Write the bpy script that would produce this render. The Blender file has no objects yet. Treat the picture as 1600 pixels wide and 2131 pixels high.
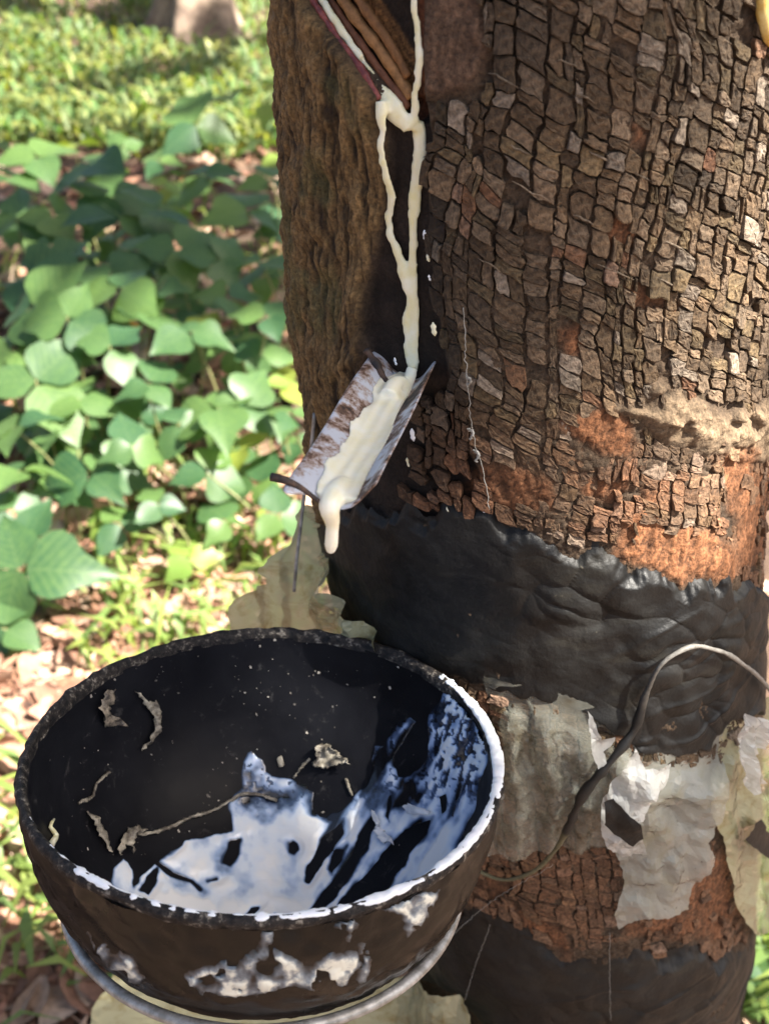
import bpy, math, random
import numpy as np
from mathutils import Vector, geometry
from mathutils.bvhtree import BVHTree

random.seed(7)
rng = np.random.default_rng(7)
scene = bpy.context.scene
COL = scene.collection

# ------------------------------------------------------------------ camera
F_PX, PITCH, CAM_H = 2284.0, math.radians(32.0), 1.05      # focal length in photo pixels
cam_d = bpy.data.cameras.new('camera')
cam = bpy.data.objects.new('camera', cam_d); COL.objects.link(cam)
cam.location = (0, 0, CAM_H)
cam.rotation_euler = (math.pi/2 - PITCH, 0, 0)
cam_d.sensor_fit = 'VERTICAL'; cam_d.sensor_height = 36.0; cam_d.sensor_width = 36.0
cam_d.lens = F_PX/2131.0*36.0
cam_d.clip_start = 0.01; cam_d.clip_end = 400
cam_d.dof.use_dof = True; cam_d.dof.focus_distance = 0.385; cam_d.dof.aperture_fstop = 15.0
scene.camera = cam

# ------------------------------------------------------------------ sky and sun
SUN_DIR = Vector((0.72, -0.34, 0.98)).normalized()          # towards the sun
SUN_EL = math.asin(SUN_DIR.z); SUN_AZ = math.atan2(SUN_DIR.x, SUN_DIR.y)
w = bpy.data.worlds.new('World'); scene.world = w; w.use_nodes = True
nt = w.node_tree; bg = nt.nodes['Background']
sky = nt.nodes.new('ShaderNodeTexSky'); sky.sky_type = 'NISHITA'; sky.sun_disc = False
sky.air_density = 0.9; sky.dust_density = 3.5; sky.ozone_density = 0.4
sky.sun_elevation = SUN_EL; sky.sun_rotation = SUN_AZ
nt.links.new(sky.outputs[0], bg.inputs[0]); bg.inputs[1].default_value = 0.05
sun_d = bpy.data.lights.new('sun', 'SUN'); sun_d.energy = 5.0; sun_d.angle = math.radians(0.53)
sun_d.color = (1.0, 0.95, 0.86)
sun = bpy.data.objects.new('sun', sun_d); COL.objects.link(sun)
sun.rotation_euler = SUN_DIR.to_track_quat('Z', 'Y').to_euler()
sun.location = (3, -3, 9)
vs = scene.view_settings
vs.view_transform = 'Standard'; vs.look = 'None'; vs.exposure = 2.4; vs.gamma = 1.0
vs.use_curve_mapping = False
scene.cycles.use_denoising = True
scene.cycles.max_bounces = 8; scene.cycles.transparent_max_bounces = 12

# ------------------------------------------------------------------ helpers
FW = np.array([0, math.cos(PITCH), -math.sin(PITCH)]); UP = np.array([0, math.sin(PITCH), math.cos(PITCH)])
RT = np.array([1.0, 0, 0]); EYE = np.array([0, 0, CAM_H])
def ray(px, py):
    return FW + RT*((px-800)/F_PX) - UP*((py-1065.5)/F_PX)
def proj(P):
    d = np.asarray(P) - EYE; z = d @ FW
    z = np.where(z < 1e-3, 1e-3, z)
    return 800+F_PX*(d @ RT)/z, 1065.5-F_PX*(d @ UP)/z, z
def at_y(px, py, Y):
    d = ray(px, py); return EYE + d*(Y/d[1])
def at_z(px, py, Z):
    d = ray(px, py); return EYE + d*((Z-CAM_H)/d[2])
def at_depth(px, py, z):
    return EYE + ray(px, py)*z

def hsh(i, j, k, s):
    n = (i.astype(np.int64)*374761393 + j.astype(np.int64)*668265263 + k.astype(np.int64)*2147483647 + s*974634777) & 0xffffffff
    n = ((n ^ (n >> 13))*1274126177) & 0xffffffff
    n = ((n ^ (n >> 15))*2246822519) & 0xffffffff
    return ((n ^ (n >> 16)) & 0xffffff)/float(0xffffff)
def vnoise(p, s=0):
    p = np.asarray(p, float)
    i = np.floor(p); f = p-i; u = f*f*f*(f*(f*6-15)+10)
    i = i.astype(np.int64); o = 0
    for a in (0, 1):
        for b in (0, 1):
            for c in (0, 1):
                wt = (u[..., 0] if a else 1-u[..., 0])*(u[..., 1] if b else 1-u[..., 1])*(u[..., 2] if c else 1-u[..., 2])
                o = o + wt*hsh(i[..., 0]+a, i[..., 1]+b, i[..., 2]+c, s)
    return o*2-1
def fbm(p, octv=4, s=0, gain=.5):
    o = 0; a = 1; t = 0
    p = np.asarray(p, float)
    for k in range(octv):
        o = o + a*vnoise(p*(2.03**k)+k*17.3, s+k); t += a; a *= gain
    return o/t*1.5
def sstep(a, b, x):
    t = np.clip((x-a)/(b-a), 0, 1); return t*t*(3-2*t)
def worley(p, s=0):
    """2-D cell noise: distance to nearest and second nearest."""
    i = np.floor(p).astype(np.int64); d1 = np.full(p.shape[:-1], 9.); d2 = d1.copy()
    for a in (-1, 0, 1):
        for b in (-1, 0, 1):
            ii = i[..., 0]+a; jj = i[..., 1]+b; z = np.zeros_like(ii)
            x = ii+hsh(ii, jj, z, s); y = jj+hsh(ii, jj, z, s+51)
            d = np.hypot(p[..., 0]-x, p[..., 1]-y)
            d2 = np.minimum(d2, np.maximum(d1, d)); d1 = np.minimum(d1, d)
    return d1, d2
def sdist(x, y, poly):
    """signed distance to polygon, positive inside."""
    x = np.asarray(x, float); y = np.asarray(y, float)
    P = np.asarray(poly, float); d = np.full(x.shape, 1e9); ins = np.zeros(x.shape, bool)
    for k in range(len(P)):
        ax, ay = P[k]; bx, by = P[(k+1) % len(P)]
        ex, ey = bx-ax, by-ay; L = ex*ex+ey*ey+1e-12
        t = np.clip(((x-ax)*ex+(y-ay)*ey)/L, 0, 1)
        d = np.minimum(d, np.hypot(x-ax-t*ex, y-ay-t*ey))
        c = ((ay > y) != (by > y)) & (x < (bx-ax)*(y-ay)/(by-ay+1e-12)+ax)
        ins ^= c
    return np.where(ins, d, -d)
def pdist(x, y, line):
    x = np.asarray(x, float); y = np.asarray(y, float); d = np.full(x.shape, 1e9)
    for (ax, ay), (bx, by) in zip(line[:-1], line[1:]):
        ex, ey = bx-ax, by-ay; L = ex*ex+ey*ey+1e-12
        t = np.clip(((x-ax)*ex+(y-ay)*ey)/L, 0, 1)
        d = np.minimum(d, np.hypot(x-ax-t*ex, y-ay-t*ey))
    return d

def mesh(name, V, Fc, mat, smooth=True, cols=None, attrs=None):
    V = np.asarray(V, np.float32).reshape(-1, 3)
    me = bpy.data.meshes.new(name)
    if isinstance(Fc, np.ndarray):
        n = Fc.shape[1]; m = len(Fc)
        me.vertices.add(len(V)); me.vertices.foreach_set('co', V.ravel())
        me.loops.add(n*m); me.loops.foreach_set('vertex_index', Fc.astype(np.int32).ravel())
        me.polygons.add(m); me.polygons.foreach_set('loop_start', np.arange(m, dtype=np.int32)*n)
        me.update(calc_edges=True)
    else:
        me.from_pydata([tuple(map(float, v)) for v in V], [], [tuple(map(int, f)) for f in Fc])
    if cols is not None:
        c = np.ones((len(V), 4), np.float32); c[:, :3] = cols
        a = me.color_attributes.new('tint', 'FLOAT_COLOR', 'POINT'); a.data.foreach_set('color', c.ravel())
    for k, v in (attrs or {}).items():
        a = me.attributes.new(k, 'FLOAT', 'POINT'); a.data.foreach_set('value', np.asarray(v, np.float32))
    me.polygons.foreach_set('use_smooth', np.full(len(me.polygons), smooth))
    if mat: me.materials.append(mat)
    me.validate()
    return me
def obj(name, me, parent=None, label=None, cat=None, group=None, kind=None):
    o = bpy.data.objects.new(name, me); COL.objects.link(o)
    if parent is not None:
        o.parent = parent; o.location = -wloc(parent)
    for k, v in (('label', label), ('category', cat), ('group', group), ('kind', kind)):
        if v: o[k] = v
    return o
def wloc(o):
    l = Vector(o.location)
    while o.parent: o = o.parent; l = l + o.location
    return l
def empty(name, loc, label, cat, group=None):
    o = bpy.data.objects.new(name, None); COL.objects.link(o); o.location = Vector([float(c) for c in loc]); o.empty_display_size = .05
    o['label'] = label; o['category'] = cat
    if group: o['group'] = group
    return o
def grid_faces(nu, nv, wrap=False):
    i = np.arange(nu if wrap else nu-1); j = np.arange(nv-1)
    I, J = np.meshgrid(i, j, indexing='ij'); I2 = (I+1) % nu
    return np.stack([I*nv+J, I2*nv+J, I2*nv+J+1, I*nv+J+1], -1).reshape(-1, 4)
def resample(P, n):
    P = np.asarray(P, float); d = np.r_[0, np.cumsum(np.linalg.norm(np.diff(P, axis=0), axis=1))]
    t = np.linspace(0, d[-1], n)
    # smooth (Catmull-like) through cosine-eased finite differences
    m = np.gradient(P, d, axis=0) if len(P) > 2 else np.repeat((P[1:]-P[:1])/d[-1], len(P), 0)
    k = np.clip(np.searchsorted(d, t, 'right')-1, 0, len(P)-2); h = (d[k+1]-d[k])[:, None]; s = ((t-d[k])[:, None])/h
    return (2*s**3-3*s**2+1)*P[k]+(s**3-2*s**2+s)*h*m[k]+(-2*s**3+3*s**2)*P[k+1]+(s**3-s**2)*h*m[k+1]
def tube(P, rad, sides=8, flat=None, nrm=None, caps=True):
    """tube along P; flat<1 squashes along nrm (n,3)."""
    P = np.asarray(P, float); n = len(P); rad = np.broadcast_to(rad, (n,)).astype(float)
    T = np.gradient(P, axis=0); T /= np.linalg.norm(T, axis=1)[:, None]+1e-12
    V = []
    ref = np.array([0, 0, 1.]) if abs(T[0, 2]) < .9 else np.array([1., 0, 0])
    a = np.linspace(0, 2*math.pi, sides, endpoint=False)
    prev = None
    for i in range(n):
        if nrm is not None: N = nrm[i] if np.ndim(nrm) == 2 else nrm
        else: N = ref if prev is None else prev
        N = N-T[i]*(N@T[i]); N /= np.linalg.norm(N)+1e-12; prev = N
        B = np.cross(T[i], N)
        V.append(P[i]+rad[i]*(np.outer(np.cos(a), N)*(flat or 1)+np.outer(np.sin(a), B)))
    V = np.concatenate(V); Fc = []
    for i in range(n-1):
        for j in range(sides):
            Fc.append((i*sides+j, i*sides+(j+1) % sides, (i+1)*sides+(j+1) % sides, (i+1)*sides+j))
    if caps:
        Fc.append(tuple(range(sides-1, -1, -1))); Fc.append(tuple((n-1)*sides+j for j in range(sides)))
    return V, Fc
class MB:
    def __init__(s): s.V = []; s.F = []; s.C = []; s.n = 0
    def add(s, V, Fc, c=None):
        V = np.asarray(V, float); s.V.append(V)
        s.F += [tuple(int(i)+s.n for i in f) for f in Fc]; s.n += len(V)
        s.C.append(np.broadcast_to(np.asarray(c if c is not None else (1, 1, 1), float), V.shape))
    def mesh(s, name, mat, smooth=True): return mesh(name, np.concatenate(s.V), s.F, mat, smooth, np.concatenate(s.C))

# ------------------------------------------------------------------ materials
def newmat(name):
    m = bpy.data.materials.new(name); m.use_nodes = True
    N = m.node_tree.nodes; L = m.node_tree.links
    return m, N, L, N['Principled BSDF'], N['Material Output']
def nz(N, L, scale, detail=4, rough=.55, co='Object', stretch=None, dist=0):
    tc = N.new('ShaderNodeTexCoord'); t = N.new('ShaderNodeTexNoise')
    t.inputs['Scale'].default_value = scale; t.inputs['Detail'].default_value = detail
    t.inputs['Roughness'].default_value = rough; t.inputs['Distortion'].default_value = dist
    if stretch:
        mp = N.new('ShaderNodeMapping'); mp.inputs['Scale'].default_value = stretch
        L.new(tc.outputs[co], mp.inputs[0]); L.new(mp.outputs[0], t.inputs[0])
    else: L.new(tc.outputs[co], t.inputs[0])
    return t.outputs[0]
def ramp(N, L, src, stops):
    r = N.new('ShaderNodeValToRGB'); L.new(src, r.inputs[0]); e = r.color_ramp.elements
    while len(e) < len(stops): e.new(.5)
    for el, (p, c) in zip(e, stops):
        el.position = p; el.color = (*c, 1) if len(c) == 3 else c
    return r.outputs[0]
def mixc(N, L, fac, a, b, mode='MIX'):
    x = N.new('ShaderNodeMix'); x.data_type = 'RGBA'; x.blend_type = mode
    for s, v in ((x.inputs[0], fac), (x.inputs[6], a), (x.inputs[7], b)):
        if hasattr(v, 'is_linked'): L.new(v, s)
        else: s.default_value = v if isinstance(v, (int, float)) else (*v, 1)
    return x.outputs[2]
def attr(N, name):
    a = N.new('ShaderNodeAttribute'); a.attribute_name = name; return a
def bump(N, L, bsdf, h, strength, dist):
    b = N.new('ShaderNodeBump'); b.inputs['Strength'].default_value = strength; b.inputs['Distance'].default_value = dist
    L.new(h, b.inputs['Height']); L.new(b.outputs[0], bsdf.inputs['Normal']); return b
def tint_mat(name, rough=.8, nscale=900, namt=(.55, 1.35), bstr=.6, bdist=.0006, spec=.3, co='Object', stretch=None):
    m, N, L, B, O = newmat(name)
    n1 = nz(N, L, nscale, 5, .65, co, stretch)
    c = ramp(N, L, n1, [(.3, (namt[0],)*3), (.72, (namt[1],)*3)])
    n2 = nz(N, L, nscale*.17, 3, .5, co)
    c2 = ramp(N, L, n2, [(.3, (.8, .78, .75)), (.7, (1.15, 1.14, 1.12))])
    col = mixc(N, L, 1.0, mixc(N, L, 1.0, attr(N, 'tint').outputs[0], c, 'MULTIPLY'), c2, 'MULTIPLY')
    L.new(col, B.inputs['Base Color']); B.inputs['Roughness'].default_value = rough
    B.inputs['Specular IOR Level'].default_value = spec
    bump(N, L, B, n1, bstr, bdist)
    return m
M = {}
M['bark'] = tint_mat('bark', .82, 700, (.42, 1.6), 1.0, .0010, .3)
M['plate'] = tint_mat('bark_plate', .78, 620, (.36, 1.75), 1.0, .0010, .35)
# black sealant
m, N, L, B, O = newmat('sealant')
a = nz(N, L, 60, 5, .6); b = nz(N, L, 420, 4, .65)
c = mixc(N, L, ramp(N, L, a, [(.4, (0, 0, 0)), (.75, (1, 1, 1))]), (.0042, .0044, .0048), (.014, .0138, .0130))
c = mixc(N, L, ramp(N, L, b, [(.66, (0, 0, 0)), (.80, (1, 1, 1))]), c, (.055, .052, .044))
L.new(mixc(N, L, 1.0, c, attr(N, 'tint').outputs[0], 'MULTIPLY'), B.inputs['Base Color'])
L.new(ramp(N, L, a, [(.3, (.42,)*3), (.8, (.75,)*3)]), B.inputs['Roughness']); B.inputs['Specular IOR Level'].default_value = .32
bump(N, L, B, b, .55, .0007); M['sealant'] = m
# latex
def latex(name, c1, c2, rough, sss=.25):
    m, N, L, B, O = newmat(name)
    n = nz(N, L, 160, 4, .6)
    L.new(ramp(N, L, n, [(.35, c1), (.68, c2)]), B.inputs['Base Color'])
    B.inputs['Roughness'].default_value = rough
    B.inputs['Subsurface Weight'].default_value = sss; B.inputs['Subsurface Radius'].default_value = (.004, .003, .002)
    B.inputs['Subsurface Scale'].default_value = 1.0
    bump(N, L, B, nz(N, L, 500, 3), .15, .0004)
    return m
M['latex'] = latex('latex', (.88, .85, .66), (.80, .73, .40), .26)
M['latex_wet'] = latex('latex_wet', (.90, .88, .74), (.87, .82, .58), .14)
M['latex_white'] = latex('latex_white', (.88, .89, .90), (.80, .82, .84), .3)
# milk film: blue where thin
m, N, L, B, O = newmat('latex_film')
th = attr(N, 'thick').outputs['Fac']
col = ramp(N, L, th, [(0, (.006, .007, .010)), (.14, (.07, .11, .20)), (.34, (.36, .48, .70)), (.60, (.76, .84, .94)), (1, (.91, .92, .92))])
L.new(col, B.inputs['Base Color']); B.inputs['Roughness'].default_value = .14
B.inputs['Coat Weight'].default_value = .3; B.inputs['Coat Roughness'].default_value = .08
bump(N, L, B, nz(N, L, 260, 3), .10, .0004); M['film'] = m
# dried smear outside
m, N, L, B, O = newmat('latex_smear')
th = attr(N, 'thick').outputs['Fac']
n = nz(N, L, 260, 5, .65)
ad = N.new('ShaderNodeMath'); ad.operation = 'MULTIPLY'; L.new(th, ad.inputs[0]); L.new(ramp(N, L, n, [(.3, (.35,)*3), (.6, (1,)*3)]), ad.inputs[1])
L.new(ramp(N, L, ad.outputs[0], [(0, (.008, .008, .009)), (.28, (.17, .20, .23)), (.60, (.70, .71, .62))]), B.inputs['Base Color'])
B.inputs['Roughness'].default_value = .35; bump(N, L, B, n, .2, .0004); M['smear'] = m
# bowl
m, N, L, B, O = newmat('bowl_inside')
a = nz(N, L, 35, 5, .6); b = nz(N, L, 700, 3, .7); d = nz(N, L, 130, 6, .75, dist=.6)
c = mixc(N, L, ramp(N, L, a, [(.35, (0,)*3), (.7, (1,)*3)]), (.0045, .0045, .006), (.009, .0094, .012))
c = mixc(N, L, ramp(N, L, d, [(.60, (0,)*3), (.72, (.6,)*3)]), c, (.075, .072, .070))
c = mixc(N, L, ramp(N, L, b, [(.74, (0,)*3), (.80, (.5,)*3)]), c, (.16, .15, .14))
B.inputs['Specular IOR Level'].default_value = .13
L.new(c, B.inputs['Base Color']); L.new(ramp(N, L, a, [(.3, (.36,)*3), (.7, (.55,)*3)]), B.inputs['Roughness'])
bump(N, L, B, d, .25, .0006); M['bowl_in'] = m
m, N, L, B, O = newmat('bowl_outside')
a = nz(N, L, 28, 5, .65, dist=.8); b = nz(N, L, 500, 4, .7)
c = mixc(N, L, ramp(N, L, a, [(.48, (0,)*3), (.62, (1,)*3)]), (.0026, .0025, .0026), (.0085, .0062, .0038))
B.inputs['Specular IOR Level'].default_value = .3
c = mixc(N, L, ramp(N, L, b, [(.60, (0,)*3), (.8, (.5,)*3)]), c, (.045, .034, .022))
L.new(c, B.inputs['Base Color']); L.new(ramp(N, L, a, [(.4, (.22,)*3), (.6, (.48,)*3)]), B.inputs['Roughness'])
bump(N, L, B, a, .5, .0012); M['bowl_out'] = m
m, N, L, B, O = newmat('bowl_rim')
b = nz(N, L, 330, 5, .7)
L.new(ramp(N, L, b, [(.42, (.007, .0065, .007)), (.56, (.028, .023, .020)), (.66, (.22, .195, .16))]), B.inputs['Base Color'])
B.inputs['Roughness'].default_value = .55; B.inputs['Specular IOR Level'].default_value = .25; bump(N, L, B, b, .8, .0014); M['bowl_rim'] = m
# metals and plain ones
def plain(name, c1, c2, scale, rough, metal=0, bs=.2, bd=.0004, detail=5, lo=.4, hi=.65):
    m, N, L, B, O = newmat(name)
    n = nz(N, L, scale, detail, .65)
    L.new(ramp(N, L, n, [(lo, c1), (hi, c2)]), B.inputs['Base Color'])
    B.inputs['Roughness'].default_value = rough; B.inputs['Metallic'].default_value = metal
    bump(N, L, B, n, bs, bd); return m
M['wire'] = plain('grey_wire', (.22, .21, .19), (.46, .45, .43), 160, .40, .35)
M['cable'] = tint_mat('cable', .5, 500, (.6, 1.2), .3, .0004)
M['red_lip'] = plain('red_bark', (.11, .020, .020), (.28, .070, .052), 330, .5)
M['wood'] = tint_mat('cut_wood', .6, 500, (.6, 1.3), .5, .0006)
m, N, L, B, O = newmat('spout_metal')
a = nz(N, L, 85, 8, .66, dist=.15)
c = ramp(N, L, a, [(.46, (.52, .55, .62)), (.52, (.36, .29, .26)), (.56, (.15, .085, .055)), (.63, (.02, .015, .014))])
L.new(c, B.inputs['Base Color']); L.new(ramp(N, L, a, [(.45, (.35,)*3), (.6, (.75,)*3)]), B.inputs['Roughness'])
B.inputs['Metallic'].default_value = .1; bump(N, L, B, a, -.5, .0005); M['spout'] = m
M['spout_dark'] = plain('spout_rust', (.02, .015, .014), (.10, .055, .035), 260, .7, bs=.6, bd=.0008)
# plastic
def plastic(name, col, dirt, dirt_lo, transp):
    m, N, L, B, O = newmat(name)
    d = nz(N, L, 55, 6, .7, dist=.5); sp = nz(N, L, 330, 4, .7)
    c = mixc(N, L, ramp(N, L, d, [(dirt_lo, (0,)*3), (dirt_lo+.22, (1,)*3)]), col, dirt)
    c = mixc(N, L, ramp(N, L, sp, [(.66, (0,)*3), (.74, (.8,)*3)]), c, (.05, .035, .02))
    L.new(c, B.inputs['Base Color']); B.inputs['Roughness'].default_value = .16
    B.inputs['Coat Weight'].default_value = 1.0; B.inputs['Coat Roughness'].default_value = .09
    rn = nz(N, L, 95, 4, .55, dist=.3); rn.node.noise_type = 'RIDGED_MULTIFRACTAL'
    bump(N, L, B, rn, .9, .0022)
    tl = N.new('ShaderNodeBsdfTranslucent'); L.new(c, tl.inputs[0])
    tr = N.new('ShaderNodeBsdfTransparent')
    m1 = N.new('ShaderNodeMixShader'); m1.inputs[0].default_value = .36; L.new(B.outputs[0], m1.inputs[1]); L.new(tl.outputs[0], m1.inputs[2])
    m2 = N.new('ShaderNodeMixShader'); L.new(ramp(N, L, d, [(.3, (transp,)*3), (.7, (transp*.4,)*3)]), m2.inputs[0])
    L.new(m1.outputs[0], m2.inputs[1]); L.new(tr.outputs[0], m2.inputs[2]); L.new(m2.outputs[0], O.inputs[0])
    return m
M['plastic_clear'] = plastic('clear_plastic', (.40, .41, .35), (.16, .14, .09), .44, .72)
M['plastic_white'] = plastic('pale_plastic', (.66, .67, .65), (.30, .29, .22), .52, .34)
M['plastic_yellow'] = plastic('yellow_plastic', (.56, .55, .34), (.34, .27, .10), .50, .26)
M['plastic_fan'] = plastic('stained_plastic', (.60, .58, .36), (.34, .24, .07), .50, .05)
M['plastic_crinkled'] = plastic('crinkled_plastic', (.50, .52, .46), (.34, .33, .22), .50, .52)
# leaves
def leaf_mat(name, c1, c2, trans, rough=.45, scale=9, tint=False, vein=False):
    m, N, L, B, O = newmat(name)
    oi = N.new('ShaderNodeObjectInfo'); n = nz(N, L, scale, 3)
    ad = N.new('ShaderNodeMath'); ad.operation = 'ADD'; L.new(oi.outputs['Random'], ad.inputs[0]); L.new(n, ad.inputs[1])
    mu = N.new('ShaderNodeMath'); mu.operation = 'MULTIPLY'; L.new(ad.outputs[0], mu.inputs[0]); mu.inputs[1].default_value = .5
    c = ramp(N, L, mu.outputs[0], [(.25, c1), (.75, c2)])
    if vein:
        tc = N.new('ShaderNodeTexCoord'); sx = N.new('ShaderNodeSeparateXYZ'); L.new(tc.outputs['Object'], sx.inputs[0])
        ab = N.new('ShaderNodeMath'); ab.operation = 'ABSOLUTE'; L.new(sx.outputs[0], ab.inputs[0])
        sv = N.new('ShaderNodeMath'); sv.operation = 'MULTIPLY_ADD'; L.new(ab.outputs[0], sv.inputs[0]); sv.inputs[1].default_value = -.8; L.new(sx.outputs[1], sv.inputs[2])
        sn = N.new('ShaderNodeMath'); sn.operation = 'PINGPONG'; L.new(sv.outputs[0], sn.inputs[0]); sn.inputs[1].default_value = .06
        mn = N.new('ShaderNodeMath'); mn.operation = 'MINIMUM'; L.new(ab.outputs[0], mn.inputs[0]); L.new(sn.outputs[0], mn.inputs[1])
        c = mixc(N, L, ramp(N, L, mn.outputs[0], [(.0, (.22,)*3), (.014, (0,)*3)]), c, (.26, .34, .14))
    if tint: c = mixc(N, L, 1.0, c, attr(N, 'tint').outputs[0], 'MULTIPLY')
    L.new(c, B.inputs['Base Color']); B.inputs['Roughness'].default_value = rough
    B.inputs['Specular IOR Level'].default_value = .45
    tl = N.new('ShaderNodeBsdfTranslucent'); L.new(mixc(N, L, 1.0, c, trans, 'MULTIPLY'), tl.inputs[0])
    mx = N.new('ShaderNodeMixShader'); mx.inputs[0].default_value = .38
    L.new(B.outputs[0], mx.inputs[1]); L.new(tl.outputs[0], mx.inputs[2]); L.new(mx.outputs[0], O.inputs[0])
    return m
M['leaf'] = leaf_mat('creeper_leaf', (.030, .082, .036), (.095, .165, .044), (1.7, 1.9, .6), vein=True)
M['leaf_young'] = leaf_mat('young_leaf', (.14, .23, .045), (.22, .26, .05), (1.6, 1.7, .6), vein=True)
M['grass'] = leaf_mat('grass_blade', (.13, .18, .065), (.18, .22, .09), (1.5, 1.6, .6), .5, 6, True)
M['canopy'] = leaf_mat('canopy_leaf', (.05, .10, .03), (.09, .15, .04), (1.5, 1.7, .6), .4, 2)
M['stem'] = plain('green_stem', (.13, .15, .05), (.22, .20, .09), 60, .6)
M['dry'] = tint_mat('dry_leaf', .7, 120, (.65, 1.3), .4, .002)
M['soil'] = plain('soil', (.045, .028, .018), (.16, .095, .06), 14, .95, bs=.9, bd=.02, detail=8, lo=.35, hi=.7)
M['far_bark'] = plain('pale_bark', (.11, .075, .055), (.30, .22, .16), 14, .85, bs=.8, bd=.01)
M['moss'] = plain('mossy_stone', (.16, .16, .12), (.30, .30, .24), 12, .9, bs=.7, bd=.02)
M['thread'] = plain('cobweb', (.28, .27, .24), (.42, .41, .38), 200, .6)
M['gum'] = plain('dried_gum', (.55, .34, .07), (.80, .68, .30), 130, .35)

# ------------------------------------------------------------------ ground
def gz(x, y):
    x = np.asarray(x, float); y = np.asarray(y, float)
    p = np.stack([x*1.3, y*1.3, x*0], -1)
    d = np.hypot(x, y)
    return .045*np.maximum(0, y-2.0)*sstep(60, 12, d) + .035*fbm(p, 3, 3)
xs = np.unique(np.r_[np.linspace(-120, -6, 20), np.linspace(-6, 6, 180), np.linspace(6, 120, 20)])
ys = np.unique(np.r_[np.linspace(-60, -1, 12), np.linspace(-1, 11, 190), np.linspace(11, 160, 22)])
X, Y = np.meshgrid(xs, ys, indexing='ij'); Z = gz(X, Y) + .008*fbm(np.stack([X*11, Y*11, X*0], -1), 3, 9)
obj('ground', mesh('ground', np.stack([X, Y, Z], -1).reshape(-1, 3), grid_faces(len(xs), len(ys)), M['soil']), kind='structure')

# ------------------------------------------------------------------ tapped tree: shape of the trunk
DY = .435
AZ = np.array([-.3, .0, .25, .40, .49, .53, .62, .75, .78, .83, .88, .93, 1.0, 1.3, 2.2, 4.0, 7.0])
AX = np.array([.122, .122, .121, .119, .115, .111, .0985, .0755, .0715, .068, .0625, .0615, .0635, .070, .085, .10, .10])
def axis_x(z): return np.interp(z, AZ, AX)
def rad0(z):
    z = np.asarray(z, float)
    return np.interp(z, [-.3, 0, .12, .3, .45, 1.05, 2.5, 7.0], [.19, .155, .128, .108, .101, .101, .092, .062])
def surf(th, z, off=0.):
    r = rad0(z)+off
    return np.stack([axis_x(z)+r*np.sin(th), DY-r*np.cos(th)+0*z, z+0*th], -1)
def hits(px, py, off=0.):
    """points on the trunk (raised by off) under pixels; past the silhouette, the upright plane through its side."""
    px = np.asarray(px, float); py = np.asarray(py, float); off = np.broadcast_to(np.asarray(off, float), px.shape)
    D = FW+RT*((px-800)/F_PX)[..., None]-UP*((py-1065.5)/F_PX)[..., None]; D = D/np.linalg.norm(D, axis=-1)[..., None]
    t = np.full(px.shape, .15); best = np.full(px.shape, 9.)
    for _ in range(70):
        P = EYE+D*t[..., None]; f = np.hypot(P[..., 0]-axis_x(P[..., 2]), P[..., 1]-DY)-rad0(P[..., 2])-off
        t = t+np.where(best < 1e-5, 0, f*.9); best = np.minimum(best, np.abs(f))
        t = np.minimum(t, 3.)
    P = EYE+D*t[..., None]
    miss = (best > 2e-4) | (P[..., 1] > DY-.012)
    Q = EYE+D*((DY-.012)/D[..., 1])[..., None]
    return np.where(miss[..., None], Q, P)
def hit(px, py, off=0.): return hits(np.array([px]), np.array([py]), off)[0]
def to_thz(P):
    P = np.asarray(P); return np.arctan2(P[..., 0]-axis_x(P[..., 2]), DY-P[..., 1]), P[..., 2]
def nrm_at(P):
    n = np.array([P[0]-axis_x(P[2]), P[1]-DY, 0.]); return n/np.linalg.norm(n)

# regions of the trunk, outlined over the photograph and carried onto the bark
GROOVE = [(795, 215), (800, 300), (802, 400), (780, 500), (757, 590), (752, 700), (765, 780), (760, 880), (700, 960), (690, 1075), (830, 1090),
          (1000, 1075), (985, 980), (950, 900), (930, 800), (915, 700), (905, 580), (893, 470), (884, 330), (884, 215)]
CUT = [(640, -60), (655, 10), (705, 75), (760, 145), (815, 205), (850, 262), (884, 262), (884, -60)]
PANEL = [(300, -80), (648, -80), (660, 10), (705, 72), (790, 200), (800, 300), (800, 400), (778, 500), (755, 590), (750, 700), (764, 790), (745, 890), (700, 980), (690, 1090), (300, 1090)]
SMOOTH = [(884, -80), (960, -80), (1000, 40), (1010, 110), (975, 180), (920, 200), (884, 190)]
KNOT = [(1280, 845), (1340, 830), (1400, 800), (1450, 830), (1520, 850), (1640, 840), (1640, 945), (1560, 955), (1490, 945), (1420, 930), (1350, 900)]
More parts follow.
